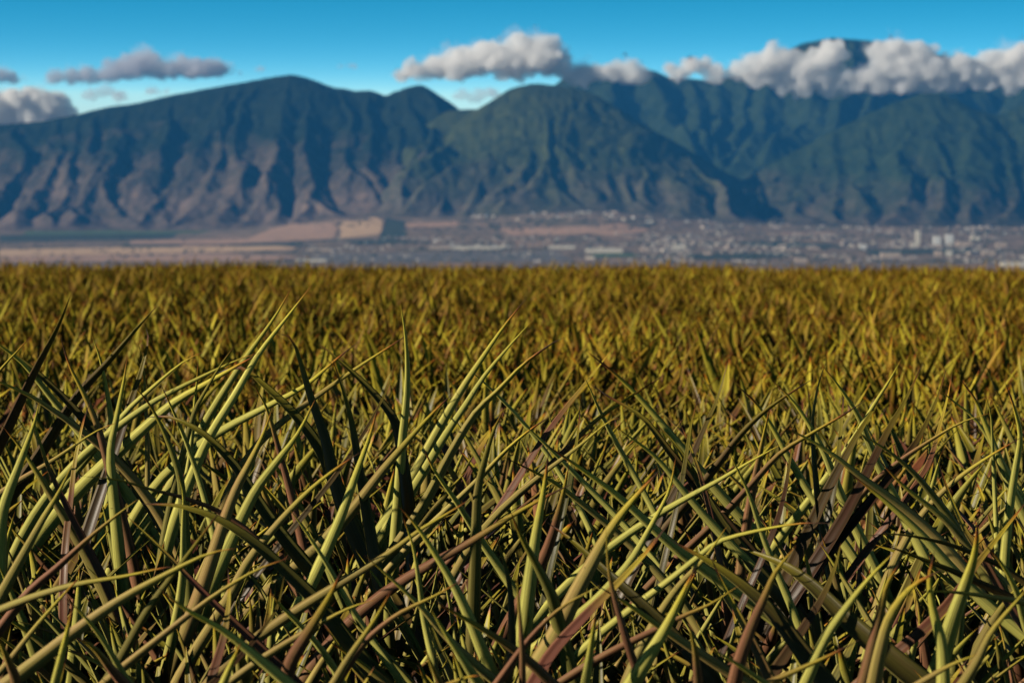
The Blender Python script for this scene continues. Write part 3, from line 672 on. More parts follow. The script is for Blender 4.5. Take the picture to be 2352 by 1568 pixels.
# zone: picture offset and scale of the tracing sheets
ZONES = {'A': (0, 611.5, .36), 'C': (752.6, 611.5, .36), 'R': (1505.3, 611.5, .36), 'L': (0, 1034.9, .3401), 'M': (752.6, 1034.9, .36), 'B': (1552.3, 1034.9, .3401)}
HERO = [
 ('A', [(455, 175), (370, 400), (230, 680), (60, 1050)], 80, 'x', 'e', 'pineapple plant whose dark spear leaf stands tallest at the left edge'),
 ('A', [(1015, 245), (890, 390), (700, 620), (500, 850), (250, 1250)], 75, 'x', 'e', 'pineapple plant with a long black leaf slanting up right near the left edge'),
 ('A', [(380, 420), (440, 620), (530, 800), (620, 1010), (660, 1150)], 60, 'm', 'o', 'pineapple plant with one upright maroon leaf between two black leaves'),
 ('A', [(930, 390), (945, 480), (900, 680), (850, 830), (790, 1020)], 70, 'x', 'i', None),
 ('A', [(812, 580), (790, 730), (740, 980), (700, 1200), (720, 1500)], 72, 'g', 'o', 'pineapple plant with a bright upright green blade left of the tall pair'),
 ('A', [(1870, 120), (1750, 330), (1560, 600), (1400, 850), (1300, 1020), (1150, 1300)], 62, 'g', 'o', 'pineapple plant bearing the two tallest parallel green leaves of the field'),
 ('A', [(2000, 105), (1850, 300), (1650, 560), (1500, 820), (1330, 1100), (1200, 1400)], 62, 'g', 'o', None),
 ('A', [(1380, 690), (1540, 655), (1700, 780), (1900, 980), (2050, 1200), (2150, 1437)], 92, 'd', 'i', 'pineapple plant with a dark drooping leaf ending in a curled brown tip'),
 ('A', [(1770, 435), (1860, 470), (1920, 640), (1980, 850), (2060, 1080), (2110, 1300)], 92, 'd', 'i', 'pineapple plant whose broad dark leaf hooks over at its browned top'),
 ('A', [(2290, 480), (2150, 590), (1950, 760), (1750, 870), (1500, 1000)], 60, 'g', 'o', None),
 ('A', [(1310, 535), (1150, 620), (950, 790), (840, 890), (700, 1050)], 52, 'g', 'o', None),
 ('A', [(1660, 545), (1500, 600), (1250, 720), (1000, 850), (850, 950)], 56, 'g', 'o', 'pineapple plant with low arching green leaves tipped with orange'),
 ('A', [(1650, 560), (1540, 620), (1300, 760), (1100, 880), (830, 1120)], 82, 'g', 'o', None),
 ('A', [(-60, 450), (0, 500), (150, 620), (330, 840)], 60, 'g', 'o', None),
 ('A', [(-60, 470), (0, 520), (200, 660), (400, 850), (500, 960)], 70, 'd', 'i', 'pineapple plant with a black leaf crossing the left edge'),
 ('A', [(250, 860), (220, 1000), (130, 1250), (20, 1560), (0, 1830)], 86, 'g', 'o', 'pineapple plant with a pale lit leaf rising at the left border'),
 ('A', [(-100, 700), (0, 740), (200, 830), (400, 960)], 60, 'b', 'o', None),
 ('A', [(0, 1000), (120, 1150), (230, 1320), (300, 1437)], 70, 'b', 'e', None),
 ('A', [(930, 965), (1080, 960), (1300, 1070), (1500, 1280), (1600, 1437)], 84, 'd', 'i', 'pineapple plant with a dark arch leaf below the brown curled tip'),
 ('A', [(850, 740), (950, 860), (1050, 1050), (1140, 1300), (1160, 1437)], 60, 'd', 'o', None),
 ('A', [(1735, 920), (1680, 1080), (1600, 1250), (1480, 1500), (1300, 2040)], 84, 'b', 'o', 'pineapple plant with two thick lit leaves leaning right below the tall pair'),
 ('A', [(2010, 830), (1900, 1050), (1750, 1250), (1620, 1437), (1450, 1800)], 84, 'g', 'o', None),
 ('A', [(750, 995), (600, 1060), (350, 1230), (150, 1350)], 46, 'b', 'o', None),
 ('A', [(580, 850), (530, 1000), (480, 1250), (460, 1437), (440, 1600)], 46, 'm', 'i', None),
 ('A', [(1510, 485), (1400, 640), (1290, 830), (1240, 930), (1180, 1150)], 46, 'd', 'o', None),
 ('A', [(1265, 560), (1260, 700), (1245, 850), (1230, 1050)], 34, 'g', 'o', None),
 ('A', [(580, 430), (640, 600), (690, 850)], 50, 'g', 'o', None),
 ('A', [(870, 460), (910, 600), (925, 790)], 34, 'b', 'o', None),
 ('A', [(210, 435), (60, 600), (-40, 720)], 40, 'b', 'e', None),
 ('A', [(160, 860), (230, 1060), (300, 1280), (370, 1437)], 50, 'm', 'i', None),
 ('A', [(1020, 740), (1080, 870), (1130, 980)], 40, 'g', 'o', None),
 ('A', [(1610, 740), (1700, 900), (1760, 1100)], 50, 'm', 'o', None),
 ('C', [(462, 225), (495, 420), (510, 640), (505, 850), (480, 1100), (460, 1400)], 62, 'g', 'o', 'pineapple plant with one pale needle straight leaf standing alone'),
 ('C', [(545, 415), (400, 510), (200, 640), (0, 780), (-250, 960)], 46, 'b', 'o', None),
 ('C', [(1270, 205), (1130, 380), (980, 600), (850, 800), (700, 1060), (600, 1250)], 66, 'g', 'o', 'pineapple plant whose tall curved leaf leads the group near the middle'),
 ('C', [(1310, 340), (1150, 520), (1000, 700), (870, 900), (750, 1080), (620, 1300)], 56, 'g', 'o', None),
 ('C', [(1515, 460), (1420, 510), (1250, 640), (1100, 800), (950, 950), (800, 1200), (700, 1400)], 62, 'b', 'e', 'pineapple plant with a bent brown leaf ending in a bright yellow tip'),
 ('C', [(1830, 520), (1700, 690), (1550, 880), (1400, 1080), (1200, 1400)], 52, 'm', 'i', 'pineapple plant with a straight thin purple leaf right of the middle'),
 ('C', [(2170, 680), (2000, 790), (1850, 890), (1700, 1000), (1500, 1200)], 46, 'm', 'e', None),
 ('C', [(1650, 540), (1800, 660), (1950, 800), (2150, 1030), (2352, 1280)], 66, 'g', 'o', 'pineapple plant with a long leaf leaning left across the purple one'),
 ('C', [(1670, 750), (1800, 840), (2000, 960), (2150, 1150), (2300, 1350)], 72, 'x', 'i', None),
 ('C', [(-60, 505), (0, 550), (200, 730), (340, 880), (430, 1020), (470, 1250)], 82, 'd', 'i', 'pineapple plant with a black arched leaf left of the needle straight leaf'),
 ('C', [(30, 590), (100, 800), (150, 1000), (190, 1250), (220, 1437)], 72, 'd', 'i', None),
 ('C', [(800, 800), (650, 950), (500, 1120), (350, 1300), (200, 1500)], 78, 'b', 'o', None),
 ('C', [(325, 880), (270, 1080), (180, 1330), (100, 1560), (0, 1800)], 76, 'g', 'o', 'pineapple plant with a thick lit blade in front of the needle straight leaf'),
 ('C', [(1140, 885), (1060, 1050), (1000, 1250), (960, 1437), (950, 1700)], 74, 'd', 'o', None),
 ('C', [(1440, 945), (1300, 1040), (1150, 1170), (1030, 1300)], 46, 'b', 'e', None),
 ('C', [(1860, 965), (1780, 1000), (1600, 1150), (1400, 1300)], 46, 'b', 'o', None),
 ('C', [(1830, 1015), (1950, 1100), (2100, 1220), (2270, 1430)], 62, 'g', 'o', None),
 ('C', [(1370, 1110), (1550, 1230), (1850, 1450), (2100, 1680)], 72, 'g', 'o', 'pineapple plant with a broad olive leaf slanting left near the middle'),
 ('C', [(1105, 1195), (1280, 1280), (1450, 1370), (1620, 1500)], 52, 'b', 'o', None),
 ('C', [(600, 1130), (680, 1300), (820, 1500), (920, 1660)], 52, 'g', 'o', None),
 ('C', [(1615, 860), (1600, 1050), (1570, 1250)], 42, 'd', 'i', None),
 ('C', [(425, 600), (390, 760), (340, 870), (260, 1020)], 36, 'x', 'i', None),
 ('C', [(1630, 680), (1700, 840), (1750, 950)], 40, 'g', 'o', None),
 ('C', [(850, 620), (950, 700), (1060, 800)], 34, 'g', 'o', None),
 ('C', [(1150, 900), (1250, 1000), (1400, 1140), (1500, 1240)], 46, 'g', 'o', None),
 ('R', [(465, 615), (400, 850), (330, 1010), (250, 1200)], 60, 'x', 'i', 'pineapple plant with an upright purple leaf right of the middle gap'),
 ('R', [(735, 715), (870, 850), (980, 1010), (1080, 1200), (1130, 1330)], 62, 'g', 'o', 'pineapple plant with a slender lit leaf leaning left among the right group'),
 ('R', [(1062, 630), (1180, 780), (1290, 950), (1350, 1100)], 62, 'g', 'o', 'pineapple plant with a yellow green leaf crossing two purple leaves'),
 ('R', [(1090, 620), (1040, 760), (1000, 1000), (1010, 1250)], 46, 'd', 'i', None),
 ('R', [(1010, 715), (850, 820), (700, 930), (550, 1080), (400, 1280)], 56, 'x', 'e', None),
 ('R', [(1575, 580), (1500, 720), (1400, 880), (1300, 1050)], 52, 'g', 'o', None),
 ('R', [(1705, 625), (1600, 850), (1500, 1030), (1400, 1230), (1300, 1437)], 74, 'x', 'i', 'pineapple plant with the longest dark purple leaf of the right group'),
 ('R', [(1455, 770), (1390, 920), (1280, 1100), (1120, 1400), (980, 1700)], 78, 'x', 'i', 'pineapple plant whose purple leaf turns pale green lower down'),
 ('R', [(1860, 650), (1800, 850), (1700, 1070), (1640, 1170)], 62, 'x', 'i', None),
 ('R', [(1895, 680), (1860, 870), (1800, 1090), (1780, 1180)], 46, 'm', 'i', None),
 ('R', [(1940, 710), (2040, 850), (2100, 1000), (2200, 1250), (2280, 1437)], 72, 'g', 'o', 'pineapple plant with a tall lit leaf near the right edge'),
 ('R', [(2230, 735), (2290, 900), (2330, 1080), (2300, 1300)], 56, 'g', 'o', 'pineapple plant with a curved green leaf at the right border'),
 ('R', [(1205, 770), (1190, 1000), (1170, 1220)], 52, 'd', 'i', None),
 ('R', [(1360, 840), (1200, 950), (1000, 1070), (800, 1200), (620, 1400)], 52, 'm', 'e', None),
 ('R', [(780, 1010), (960, 1090), (1150, 1210), (1300, 1330), (1450, 1437)], 62, 'b', 'o', None),
 ('R', [(2140, 935), (1950, 1000), (1750, 1120), (1600, 1220)], 48, 'm', 'e', None),
 ('R', [(815, 1140), (600, 1260), (400, 1380), (200, 1490)], 54, 'g', 'o', None),
 ('R', [(470, 1175), (520, 1290), (590, 1437), (650, 1620)], 44, 'g', 'o', None),
 ('R', [(500, 745), (620, 850), (730, 1000), (850, 1220)], 56, 'g', 'o', None),
 ('R', [(140, 960), (200, 1100), (240, 1200)], 38, 'm', 'i', None),
 ('R', [(730, 900), (690, 1100), (640, 1350)], 60, 'm', 'o', None),
 ('R', [(890, 1070), (860, 1250), (830, 1437)], 42, 'x', 'i', None),
 ('R', [(285, 800), (230, 1000), (200, 1200)], 40, 'd', 'i', None),
 ('R', [(0, 1000), (120, 1130), (230, 1300), (300, 1437)], 80, 'd', 'i', None),
 ('R', [(1785, 765), (1900, 860), (2050, 990), (2180, 1200)], 42, 'g', 'o', None),
 ('R', [(2000, 1300), (2150, 1200), (2352, 1080)][::-1], 52, 'b', 'o', None),
 ('R', [(2095, 780), (2140, 950), (2150, 1100)], 30, 'g', 'o', None),
 ('R', [(1300, 1060), (1500, 1190), (1650, 1320), (1750, 1437)], 60, 'd', 'o', None),
 ('L', [(490, 90), (400, 280), (250, 540), (120, 780), (0, 1000)], 84, 'b', 'o', 'pineapple plant with a curved tan leaf low on the left border'),
 ('L', [(935, 325), (800, 430), (600, 600), (400, 790), (200, 970), (0, 1230)], 72, 'm', 'e', 'pineapple plant with a long maroon leaf slanting from the lower left corner'),
 ('L', [(1590, 655), (1400, 700), (1150, 830), (850, 1000), (550, 1210), (300, 1410), (100, 1568)], 92, 'b', 'e', 'pineapple plant with the sweeping leaf whose yellow tip points right'),
 ('L', [(1200, 790), (1100, 795), (850, 850), (500, 910), (200, 1000), (0, 1080)], 62, 'b', 'o', None),
 ('L', [(1515, 375), (1350, 600), (1180, 830), (1000, 1080), (850, 1350)], 62, 'd', 'o', None),
 ('L', [(1055, 905), (1250, 1060), (1500, 1200), (1750, 1400), (1950, 1568)], 92, 'g', 'o', 'pineapple plant with a broad olive leaf slanting into the bottom edge'),
 ('L', [(2325, 780), (2230, 980), (2100, 1200), (1980, 1400), (1930, 1568)], 104, 'm', 'o', 'pineapple plant with a thick lit maroon leaf at the bottom edge'),
 ('L', [(1540, 800), (1550, 1000), (1520, 1250), (1450, 1500)], 74, 'm', 'i', None),
 ('L', [(600, 790), (450, 950), (250, 1180), (50, 1440)], 54, 'b', 'o', None),
 ('L', [(510, 970), (460, 1200), (390, 1500), (370, 1620)], 84, 'g', 'o', 'pineapple plant with an upright lit leaf in the lower left corner'),
 ('L', [(950, 365), (1200, 380), (1450, 460), (1700, 620), (1950, 850), (2150, 1050), (2300, 1250)], 104, 'd', 'i', 'pineapple plant with the great dark arched leaf across the lower left'),
 ('L', [(1950, 390), (2050, 530), (2200, 760), (2330, 1000)], 48, 'g', 'o', None),
 ('L', [(840, 440), (1000, 590), (1150, 740), (1300, 900)], 60, 'm', 'i', None),
 ('L', [(540, 170), (800, 200), (1000, 260), (1200, 310)], 42, 'm', 'e', None),
 ('L', [(1980, 715), (1750, 800), (1500, 950), (1300, 1100), (1050, 1300)], 62, 'b', 'e', None),
 ('L', [(1630, 1290), (1560, 1450), (1500, 1600)], 92, 'g', 'o', None),
 ('L', [(1800, 910), (1900, 1050), (2020, 1170)], 52, 'g', 'o', None),
 ('L', [(2450, 0), (2300, 100), (2100, 260), (1900, 470), (1700, 720), (1600, 900)], 66, 'b', 'o', None),
 ('L', [(1200, 150), (1240, 300), (1240, 500), (1240, 700)], 60, 'g', 'o', None),
 ('L', [(1920, 860), (1870, 1080), (1720, 1300)], 52, 'x', 'i', None),
 ('L', [(430, 980), (560, 1100), (700, 1280), (830, 1500)], 56, 'g', 'o', None),
 ('L', [(-40, 1210), (40, 1380), (90, 1500)], 80, 'm', 'o', None),
 ('L', [(520, 1250), (640, 1330), (760, 1480)], 90, 'm', 'o', None),
 ('M', [(1410, 10), (1380, 250), (1330, 550), (1290, 850), (1250, 1180)], 96, 'g', 'o', 'pineapple plant with the brightest upright leaf in the lower middle'),
 ('M', [(2225, 20), (2180, 250), (2080, 450), (1950, 680), (1830, 830)], 64, 'g', 'o', None),
 ('M', [(2130, 120), (1950, 320), (1800, 520), (1680, 740), (1580, 930), (1500, 1100)], 112, 'b', 'o', 'pineapple plant with a thick lit leaf leaning right in the lower middle'),
 ('M', [(945, 285), (800, 380), (600, 500), (400, 650), (200, 780), (0, 900)], 64, 'b', 'o', 'pineapple plant with a straight tan leaf under the needle straight leaf'),
 ('M', [(1580, 200), (1400, 290), (1150, 430), (900, 590), (700, 700)], 66, 'm', 'o', None),
 ('M', [(1165, 370), (1230, 530), (1320, 700), (1420, 900), (1450, 1010)], 88, 'd', 'o', 'pineapple plant with a dark leaf crossing the brightest upright leaf'),
 ('M', [(435, 325), (560, 460), (680, 640), (800, 840), (900, 1050), (980, 1250), (1060, 1437)], 78, 'g', 'o', 'pineapple plant with a long green leaf bending down to the bottom middle'),
 ('M', [(470, 400), (540, 600), (575, 800), (600, 1000)], 42, 'g', 'o', None),
 ('M', [(230, 640), (400, 790), (580, 960), (700, 1100)], 62, 'b', 'o', None),
 ('M', [(640, 940), (850, 1060), (1050, 1180), (1250, 1320), (1420, 1482)], 78, 'm', 'o', 'pineapple plant with a yellow tipped maroon leaf slanting left at bottom'),
 ('M', [(2190, 450), (2050, 640), (1850, 860), (1650, 1060), (1450, 1280), (1350, 1437)], 78, 'm', 'i', 'pineapple plant with a glossy maroon leaf streaked with light'),
 ('M', [(1740, 860), (1500, 1000), (1300, 1200), (1100, 1482)], 62, 'm', 'e', None),
 ('M', [(1700, 840), (1900, 960), (2100, 1100), (2352, 1270)], 72, 'b', 'o', None),
 ('M', [(2352, 740), (2250, 950), (2150, 1150), (2000, 1400), (1950, 1482)], 112, 'g', 'o', 'pineapple plant with a soft focus lit leaf at the bottom middle'),
 ('M', [(1715, 1000), (1690, 1200), (1650, 1482)], 72, 'g', 'o', None),
 ('M', [(1205, 790), (1220, 1000), (1240, 1300), (1240, 1482)], 48, 'm', 'o', None),
 ('M', [(880, 820), (700, 930), (450, 1060), (250, 1230), (130, 1400)], 52, 'm', 'e', None),
 ('M', [(430, 850), (300, 1080), (150, 1300), (50, 1470)], 62, 'b', 'o', None),
 ('M', [(620, 1250), (680, 1400), (760, 1560)], 96, 'm', 'o', None),
 ('M', [(1775, 500), (1790, 750), (1830, 950), (1900, 1200), (1950, 1350)], 58, 'm', 'o', None),
 ('M', [(670, 1090), (680, 1250), (700, 1482)], 46, 'b', 'i', None),
 ('M', [(1060, 520), (1120, 700), (1160, 900), (1170, 1200)], 60, 'd', 'i', None),
 ('M', [(650, 990), (750, 1160), (880, 1360), (960, 1482)], 90, 'g', 'o', None),
 ('M', [(1400, 450), (1550, 560), (1680, 680)], 80, 'd', 'i', None),
 ('M', [(1010, 1430), (900, 1445), (780, 1490)], 48, 'm', 'e', None),
 ('M', [(1540, 90), (1500, 300), (1450, 500)], 80, 'm', 'o', None),
 ('M', [(330, 940), (150, 1000), (0, 1080), (-120, 1150)], 52, 'b', 'e', None),
 ('B', [(2045, 440), (2020, 700), (1960, 900), (1880, 1130), (1810, 1370)], 116, 'g', 'o', 'pineapple plant with the biggest pale soft leaf in the lower right corner'),
 ('B', [(1750, 660), (1710, 850), (1730, 1050), (1790, 1300), (1800, 1568)], 104, 'g', 'o', None),
 ('B', [(1480, 690), (1300, 880), (1130, 1100), (1000, 1300), (880, 1568)], 88, 'g', 'o', 'pineapple plant with a lit straight leaf leaning right in the lower right'),
 ('B', [(1115, 640), (1080, 800), (1000, 1000), (850, 1250), (700, 1480)], 84, 'x', 'i', 'pineapple plant with a black leaf edged yellow in the lower right'),
 ('B', [(815, 650), (680, 820), (600, 1000), (520, 1180), (440, 1400), (400, 1568)], 92, 'm', 'o', 'pineapple plant with a curved maroon leaf tipped yellow in lower right'),
 ('B', [(235, 720), (300, 880), (400, 1080), (500, 1280), (600, 1500)], 84, 'b', 'i', None),
 ('B', [(430, 650), (700, 760), (900, 900), (1100, 1100)], 150, 'd', 'i', 'pineapple plant with the widest dark leaf lying across the lower right'),
 ('B', [(440, 900), (250, 1030), (100, 1100), (-40, 1170)], 52, 'm', 'e', None),
 ('B', [(345, 510), (200, 720), (50, 880), (-40, 1000)], 62, 'b', 'o', None),
 ('B', [(1065, 490), (850, 490), (600, 530), (300, 610), (150, 720)], 52, 'g', 'o', None),
 ('B', [(1800, 790), (1600, 900), (1450, 1100), (1380, 1350), (1340, 1568)], 112, 'b', 'o', 'pineapple plant with a wide brown leaf bending right near lower right'),
 ('B', [(1515, 745), (1430, 900), (1370, 1150), (1270, 1568)], 92, 'm', 'o', None),
 ('B', [(1250, 1270), (1050, 1380), (750, 1520)], 74, 'm', 'e', None),
 ('B', [(1340, 610), (1550, 690), (1800, 790), (2000, 880), (2250, 1000)], 62, 'x', 'e', None),
 ('B', [(1260, 570), (1500, 560), (1800, 620), (2000, 690)], 48, 'x', 'e', None),
 ('B', [(-40, 600), (300, 800), (600, 1050), (800, 1300)], 130, 'd', 'i', None),
 ('B', [(2040, 1370), (1850, 1450), (1650, 1568)], 62, 'b', 'o', None),
 ('B', [(2400, 900), (2150, 1200), (2050, 1400), (1950, 1568)], 94, 'b', 'o', 'pineapple plant with an olive leaf leaving the right border near the bottom'),
 ('B', [(2400, 300), (2200, 560), (2050, 750), (1950, 900)], 72, 'm', 'i', None),
 ('B', [(1750, 10), (1830, 250), (1950, 530), (2060, 700), (2200, 960)], 64, 'm', 'i', None),
 ('B', [(90, 1180), (130, 1350), (150, 1568)], 84, 'm', 'o', None),
 ('B', [(160, 1290), (400, 1430), (600, 1568)], 62, 'g', 'o', None),
 ('B', [(1630, 950), (1900, 960), (2300, 1020)], 62, 'b', 'e', None),
 ('B', [(1150, 130), (1400, 330), (1650, 560), (1860, 800)], 84, 'g', 'o', None),
 ('B', [(1350, 40), (1550, 250), (1800, 450), (1950, 620)], 70, 'b', 'o', None),
 ('B', [(2060, 600), (2200, 760), (2300, 950), (2340, 1100)], 62, 'g', 'o', None),
]


# hero leaves: each is traced as tip -> base in picture positions, then given its own distance, real width and the
# rest of its length down to the crown of the plant that carries it
heroes = []   # plants: dict(x,y,leaves,label)
def resample(P, n):
    d = np.r_[0, np.cumsum(np.linalg.norm(np.diff(P, axis=0), axis=1))]
    return np.stack([np.interp(np.linspace(0, d[-1], n), d, P[:, i]) for i in range(3)], -1), d[-1]
rh = random.Random(21)
for hid, (zone, pts, wz, col, face, desc) in enumerate(HERO):
    ox, oy, sc = ZONES[zone]
    pp = [(ox + sc * x, oy + sc * y) for x, y in pts]; wpx = wz * sc
    mean = sum(p[1] for p in pp) / len(pp)
    D = float(np.interp(mean, [800, 950, 1150, 1350, 1500], [7.9, 7.3, 6.4, 5.6, 5.05])) + rh.uniform(-.18, .18)
    lean = (.22 if face == 'i' else -.22) * rh.uniform(.5, 1.2)
    n = len(pp)
    tr = np.array([at(px, py, D + lean * (1 - i / (n - 1))) for i, (px, py) in enumerate(pp)])
    tr = smooth_line(tr, 6)
    Q = tr[-1]; T = tr[-1] - tr[-4]; T = T / np.linalg.norm(T)
    gz = float(ground_z(np.array(Q[0]), np.array(Q[1]))); zc = gz + .16
    drop = max(.05, Q[2] - zc)
    dx = T[0] / max(.25, -T[2]) * drop
    dx = max(-.5, min(.5, dx)) * .92
    cx, cy = Q[0] + dx, Q[1] + (.14 if face != 'i' else -.12)
    best = None
    for hp in heroes:
        if abs(hp['x'] - cx) < .17 and abs(hp['y'] - cy) < .24: best = hp; break
    if best is None:
        best = dict(x=cx, y=cy, leaves=[], label=None); heroes.append(best)
    if desc and not best['label']: best['label'] = desc
    c = np.array((best['x'], best['y'], zc))
    ln = np.linalg.norm(c - Q)
    b1 = Q + T * ln * .38; b2 = c + np.array((0, 0, 1.0)) * ln * .25 + (Q - c) * .18
    tt = np.linspace(0, 1, 10)[1:, None]
    ext = (1 - tt) ** 3 * Q + 3 * (1 - tt) ** 2 * tt * b1 + 3 * (1 - tt) * tt ** 2 * b2 + tt ** 3 * c
    P, full = resample(np.vstack([tr, ext])[::-1], 30)     # base -> tip
    Tn = np.gradient(P, axis=0); Tn /= np.linalg.norm(Tn, axis=1)[:, None]
    camv = P - np.array((0, 0, CAMZ)); camv /= np.linalg.norm(camv, axis=1)[:, None]
    away = camv - (camv * Tn).sum(1)[:, None] * Tn; away /= np.linalg.norm(away, axis=1)[:, None]
    up = np.cross(Tn, away); up = np.where(up[:, 2:3] < 0, -up, up)
    # keep 'up' on one consistent side
    sgn = 1 if np.cross(Tn[20], away[20])[2] >= 0 else -1
    up = np.cross(Tn, away) * sgn
    s_ = np.linspace(0, 1, 30)[:, None]
    r0 = R({'o': rh.uniform(66, 84), 'i': rh.uniform(-62, -48), 'e': rh.uniform(18, 32)}[face]); tw = R(rh.uniform(-10, 10))
    ang = r0 + tw * (s_ - .5)
    N = np.cos(ang) * up + np.sin(ang) * away
    S = np.cross(Tn, N); S /= np.linalg.norm(S, axis=1)[:, None]
    Wm = wpx * D / FP * 1.42 / max(.35, abs(math.sin(r0)) ** .7)
    # width: given near the lower traced part
    frac = 1 - (np.linalg.norm(np.diff(tr, axis=0), axis=1).sum() / full)
    wprof = np.clip(1 - s_[:, 0] ** 2.1, 0, 1) ** .95 * (.85 + .15 * np.clip(s_[:, 0] * 5, 0, 1)) + .008
    tone = {'g': (rh.uniform(-.35, .0), rh.uniform(1.0, 1.25)), 'd': (rh.uniform(-.1, .25), rh.uniform(.38, .55)), 'm': (rh.uniform(.8, 1.0), rh.uniform(.8, 1.1)),
            'b': (rh.uniform(.35, .6), rh.uniform(.95, 1.2)), 'x': (rh.uniform(.5, .8), rh.uniform(.28, .42))}[col]  # d, x: shade on leaves turned from the sun is put into brightness
    L = LeafSet(); L.add(P - c * 0 - np.array((best['x'], best['y'], gz)), S, N, Wm * wprof, (*tone, rh.random()), depth=rh.uniform(.50, .75) if face == 'o' else rh.uniform(.5, .75), thick=.09)
    best['gz'] = gz
    me = L.mesh('leaf', M_LEAF)
    best['leaves'].append((me, {'m': 'maroon flushed leaf', 'x': 'dark purple leaf', 'b': 'olive leaf flushed brown', 'd': None, 'g': None}[col]))
placed = []
for i, hp in enumerate(heroes):
    xpx = W0 / 2 + hp['x'] / hp['y'] * FP
    lab = hp['label']
    root = plant(hp['x'], hp['y'], i % NP, rh.uniform(0, 6.28), rh.uniform(.62, .78) if hp['y'] < 6.2 else rh.uniform(.72, .86), lab or 'pineapple plant among the crowded sharp foreground leaves', 'pineapple plants in the sharp foreground')
    for me, lb in hp['leaves']:
        o = obj('leaf', me, root)
        o.location.z = hp['gz'] - root.location.z
        if lb: o['label'] = lb
    placed.append((hp['x'], hp['y']))

# the rows of plants: beds of two rows, 0.9 m apart, running across the view
def half_width(y): return y * math.tan(HFOV / 2)
rows_y = []
y = 4.75
while y < 62: rows_y += [y, y + .42]; y += .98
cand = []
rp = random.Random(5)
for ry in rows_y:
    hwid = half_width(ry) + 1.3 + ry * .02
    x = -hwid + rp.uniform(0, .2)
    while x < hwid:
        cand.append((x + rp.uniform(-.06, .06), ry + rp.uniform(-.09, .09))); x += rp.uniform(.30, .42)
cand.sort(key=lambda c: c[1])
nind = 0; rest = []
LIM = 292 - len(heroes)
for (x, y) in cand:
    if any((x - a) ** 2 + (y - b) ** 2 < .2 ** 2 for a, b in placed): continue
    inview = abs(x) < half_width(y) + .35
    if nind < LIM and inview:
        s = rp.uniform(.80, 1.08) if y > 6.3 else rp.uniform(.62, .82)
        if y < 7.5: lab, gr = 'pineapple plant among the crowded sharp foreground leaves', 'pineapple plants in the sharp foreground'
        elif y < 11: lab, gr = 'pineapple plant in the slightly blurred rows behind the tall leaves', 'pineapple plants in the softer middle rows'
        else: lab, gr = 'blurred pineapple plant further up the field', 'pineapple plants in the blurred rows'
        plant(x, y, rp.randrange(NP), rp.uniform(0, 6.28), s, lab, gr, (lambda q: None if q < 8.2 else M_MID1 if q < 10.5 else M_MID if q < 13.5 else M_MID3)(y + rp.uniform(-1.3, 1.3))); nind += 1
    else: rest.append((x, y))
print('heroes', len(heroes), 'individual', nind, 'rest', len(rest))
# far rows: low detail plants baked into one object
def arr_plant(seed, nleaf, n):
    L = LeafSet(); plant_parts(seed, nleaf, .92, False, n, .38, L=L, wid=.080)
    return np.concatenate(L.v), np.concatenate(L.q), np.concatenate(L.a), np.concatenate(L.b)
FPn = [arr_plant(500 + k, 22, 7) for k in range(10)]; FPf = [arr_plant(700 + k, 19, 5) for k in range(10)]
V, Q, A, B = [], [], [], []; off = 0
for (x, y) in rest:
    v, q, a, b = (FPn if y < 25 else FPf)[rp.randrange(10)]
    c, s_ = math.cos(t_ := rp.uniform(0, 6.28)), math.sin(t_); sc = rp.uniform(.82, 1.1)
    if y > 30: sc *= 1.02
    if y > 18: sc *= .90 + .24 * float(fbm(np.array([x / 3.5]), np.array([y / 5.0]), 900, 3)[0])
    if y < 7 : sc *= .8
    gz = float(ground_z(np.array(x), np.array(y)))
    if y > EDGE: gz -= 0.0132 * (y - EDGE) + .06 * (y - EDGE) ** 2 / (y - EDGE + 120)
    v2 = np.stack([(v[:, 0] * c - v[:, 1] * s_) * sc + x, (v[:, 0] * s_ + v[:, 1] * c) * sc + y, v[:, 2] * sc + gz], -1)
    V.append(v2); Q.append(q + off); A.append(a); bb = b.copy(); bb[:, 0] += rp.uniform(-.1, .15); bb[:, 1] *= rp.uniform(.5, 1.25); bb[:, 0] += (.5 if rp.random() < .12 else 0); V[-1] = v2; B.append(bb); off += len(v)
if V:
    me = mesh_np('distant_pineapple_plants', np.concatenate(V), np.concatenate(Q), M_FAR, True, {'leaf': np.concatenate(A), 'tone': np.concatenate(B)})
    tag(obj('distant_pineapple_plants', me), 'blurred mass of yellow green pineapple leaves reaching the field edge', 'pineapple plants', kind='stuff')

# ------------------------------------------------------------------ light
SUN_DIR = Vector((-0.86, -0.34, 0.38)).normalized()     # towards the sun: left, a little behind the camera
sun = bpy.data.lights.new('sun', 'SUN'); so = bpy.data.objects.new('sun', sun); C.objects.link(so)
sun.energy = 5.0; sun.angle = R(0.5); sun.color = (1.0, 0.88, 0.70)
so.rotation_euler = SUN_DIR.to_track_quat('Z', 'Y').to_euler(); so.location = (-50, -30, 60)
w = bpy.data.worlds.new('World'); scene.world = w; w.use_nodes = True
nt = w.node_tree; nt.nodes.clear()
sky = nt.nodes.new('ShaderNodeTexSky'); sky.sky_type = 'NISHITA'; sky.sun_disc = False
sky.sun_elevation = math.asin(SUN_DIR.z); sky.sun_rotation = math.atan2(SUN_DIR.x, SUN_DIR.y)
sky.air_density = 1.0; sky.dust_density = 0.0; sky.ozone_density = 3.0; sky.altitude = 400
tc = nt.nodes.new('ShaderNodeTexCoord'); 
sq = nt.nodes.new('ShaderNodeSeparateXYZ'); nt.links.new(tc.outputs['Generated'], sq.inputs[0])
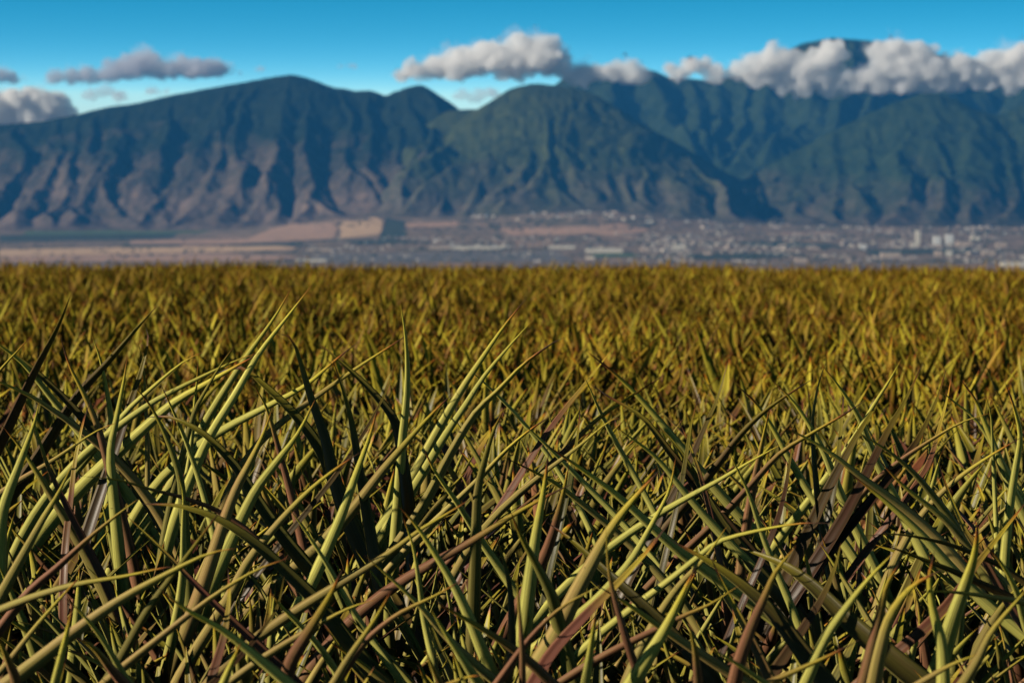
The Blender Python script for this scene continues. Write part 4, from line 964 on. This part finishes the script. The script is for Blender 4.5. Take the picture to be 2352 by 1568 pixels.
def wm(op, a, b):
    n = nt.nodes.new('ShaderNodeMath'); n.operation = op
    for i, v in enumerate((a, b)):
        if isinstance(v, float): n.inputs[i].default_value = v
        else: nt.links.new(v, n.inputs[i])
    return n.outputs[0]
zz = wm('MAXIMUM', wm('MULTIPLY', sq.outputs[2], 1.6), wm('SUBTRACT', wm('MULTIPLY', sq.outputs[2], 9.0), 0.32))
cx = nt.nodes.new('ShaderNodeCombineXYZ'); nt.links.new(sq.outputs[0], cx.inputs[0]); nt.links.new(sq.outputs[1], cx.inputs[1]); nt.links.new(zz, cx.inputs[2])
nt.links.new(cx.outputs[0], sky.inputs[0])
hs = nt.nodes.new('ShaderNodeHueSaturation'); hs.inputs['Saturation'].default_value = 1.45; hs.inputs['Hue'].default_value = 0.464
bg = nt.nodes.new('ShaderNodeBackground'); bg.inputs[1].default_value = 0.15
out = nt.nodes.new('ShaderNodeOutputWorld')
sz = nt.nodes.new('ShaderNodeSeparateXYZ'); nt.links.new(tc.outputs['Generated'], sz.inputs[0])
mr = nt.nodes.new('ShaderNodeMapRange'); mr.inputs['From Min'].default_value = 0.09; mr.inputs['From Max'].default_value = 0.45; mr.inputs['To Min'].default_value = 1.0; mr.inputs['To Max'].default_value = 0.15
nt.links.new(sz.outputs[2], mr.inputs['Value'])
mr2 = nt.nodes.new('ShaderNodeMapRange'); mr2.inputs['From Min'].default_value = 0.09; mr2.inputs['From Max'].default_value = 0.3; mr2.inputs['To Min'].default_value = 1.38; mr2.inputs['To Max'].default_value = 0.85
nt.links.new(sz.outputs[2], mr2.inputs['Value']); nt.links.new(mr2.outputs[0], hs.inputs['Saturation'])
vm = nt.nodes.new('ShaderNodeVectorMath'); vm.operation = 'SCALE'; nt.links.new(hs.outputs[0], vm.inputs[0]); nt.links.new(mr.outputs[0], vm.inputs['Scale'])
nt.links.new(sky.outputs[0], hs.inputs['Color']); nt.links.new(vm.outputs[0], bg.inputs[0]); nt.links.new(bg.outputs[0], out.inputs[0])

scene.view_settings.view_transform = 'Standard'; scene.view_settings.look = 'None'; scene.view_settings.exposure = 0.45; scene.view_settings.gamma = 1
cy = scene.cycles
cy.max_bounces = 6; cy.diffuse_bounces = 0; cy.glossy_bounces = 1; cy.transmission_bounces = 2; cy.volume_bounces = 14; cy.transparent_max_bounces = 12
cy.use_denoising = True; cy.use_adaptive_sampling = True
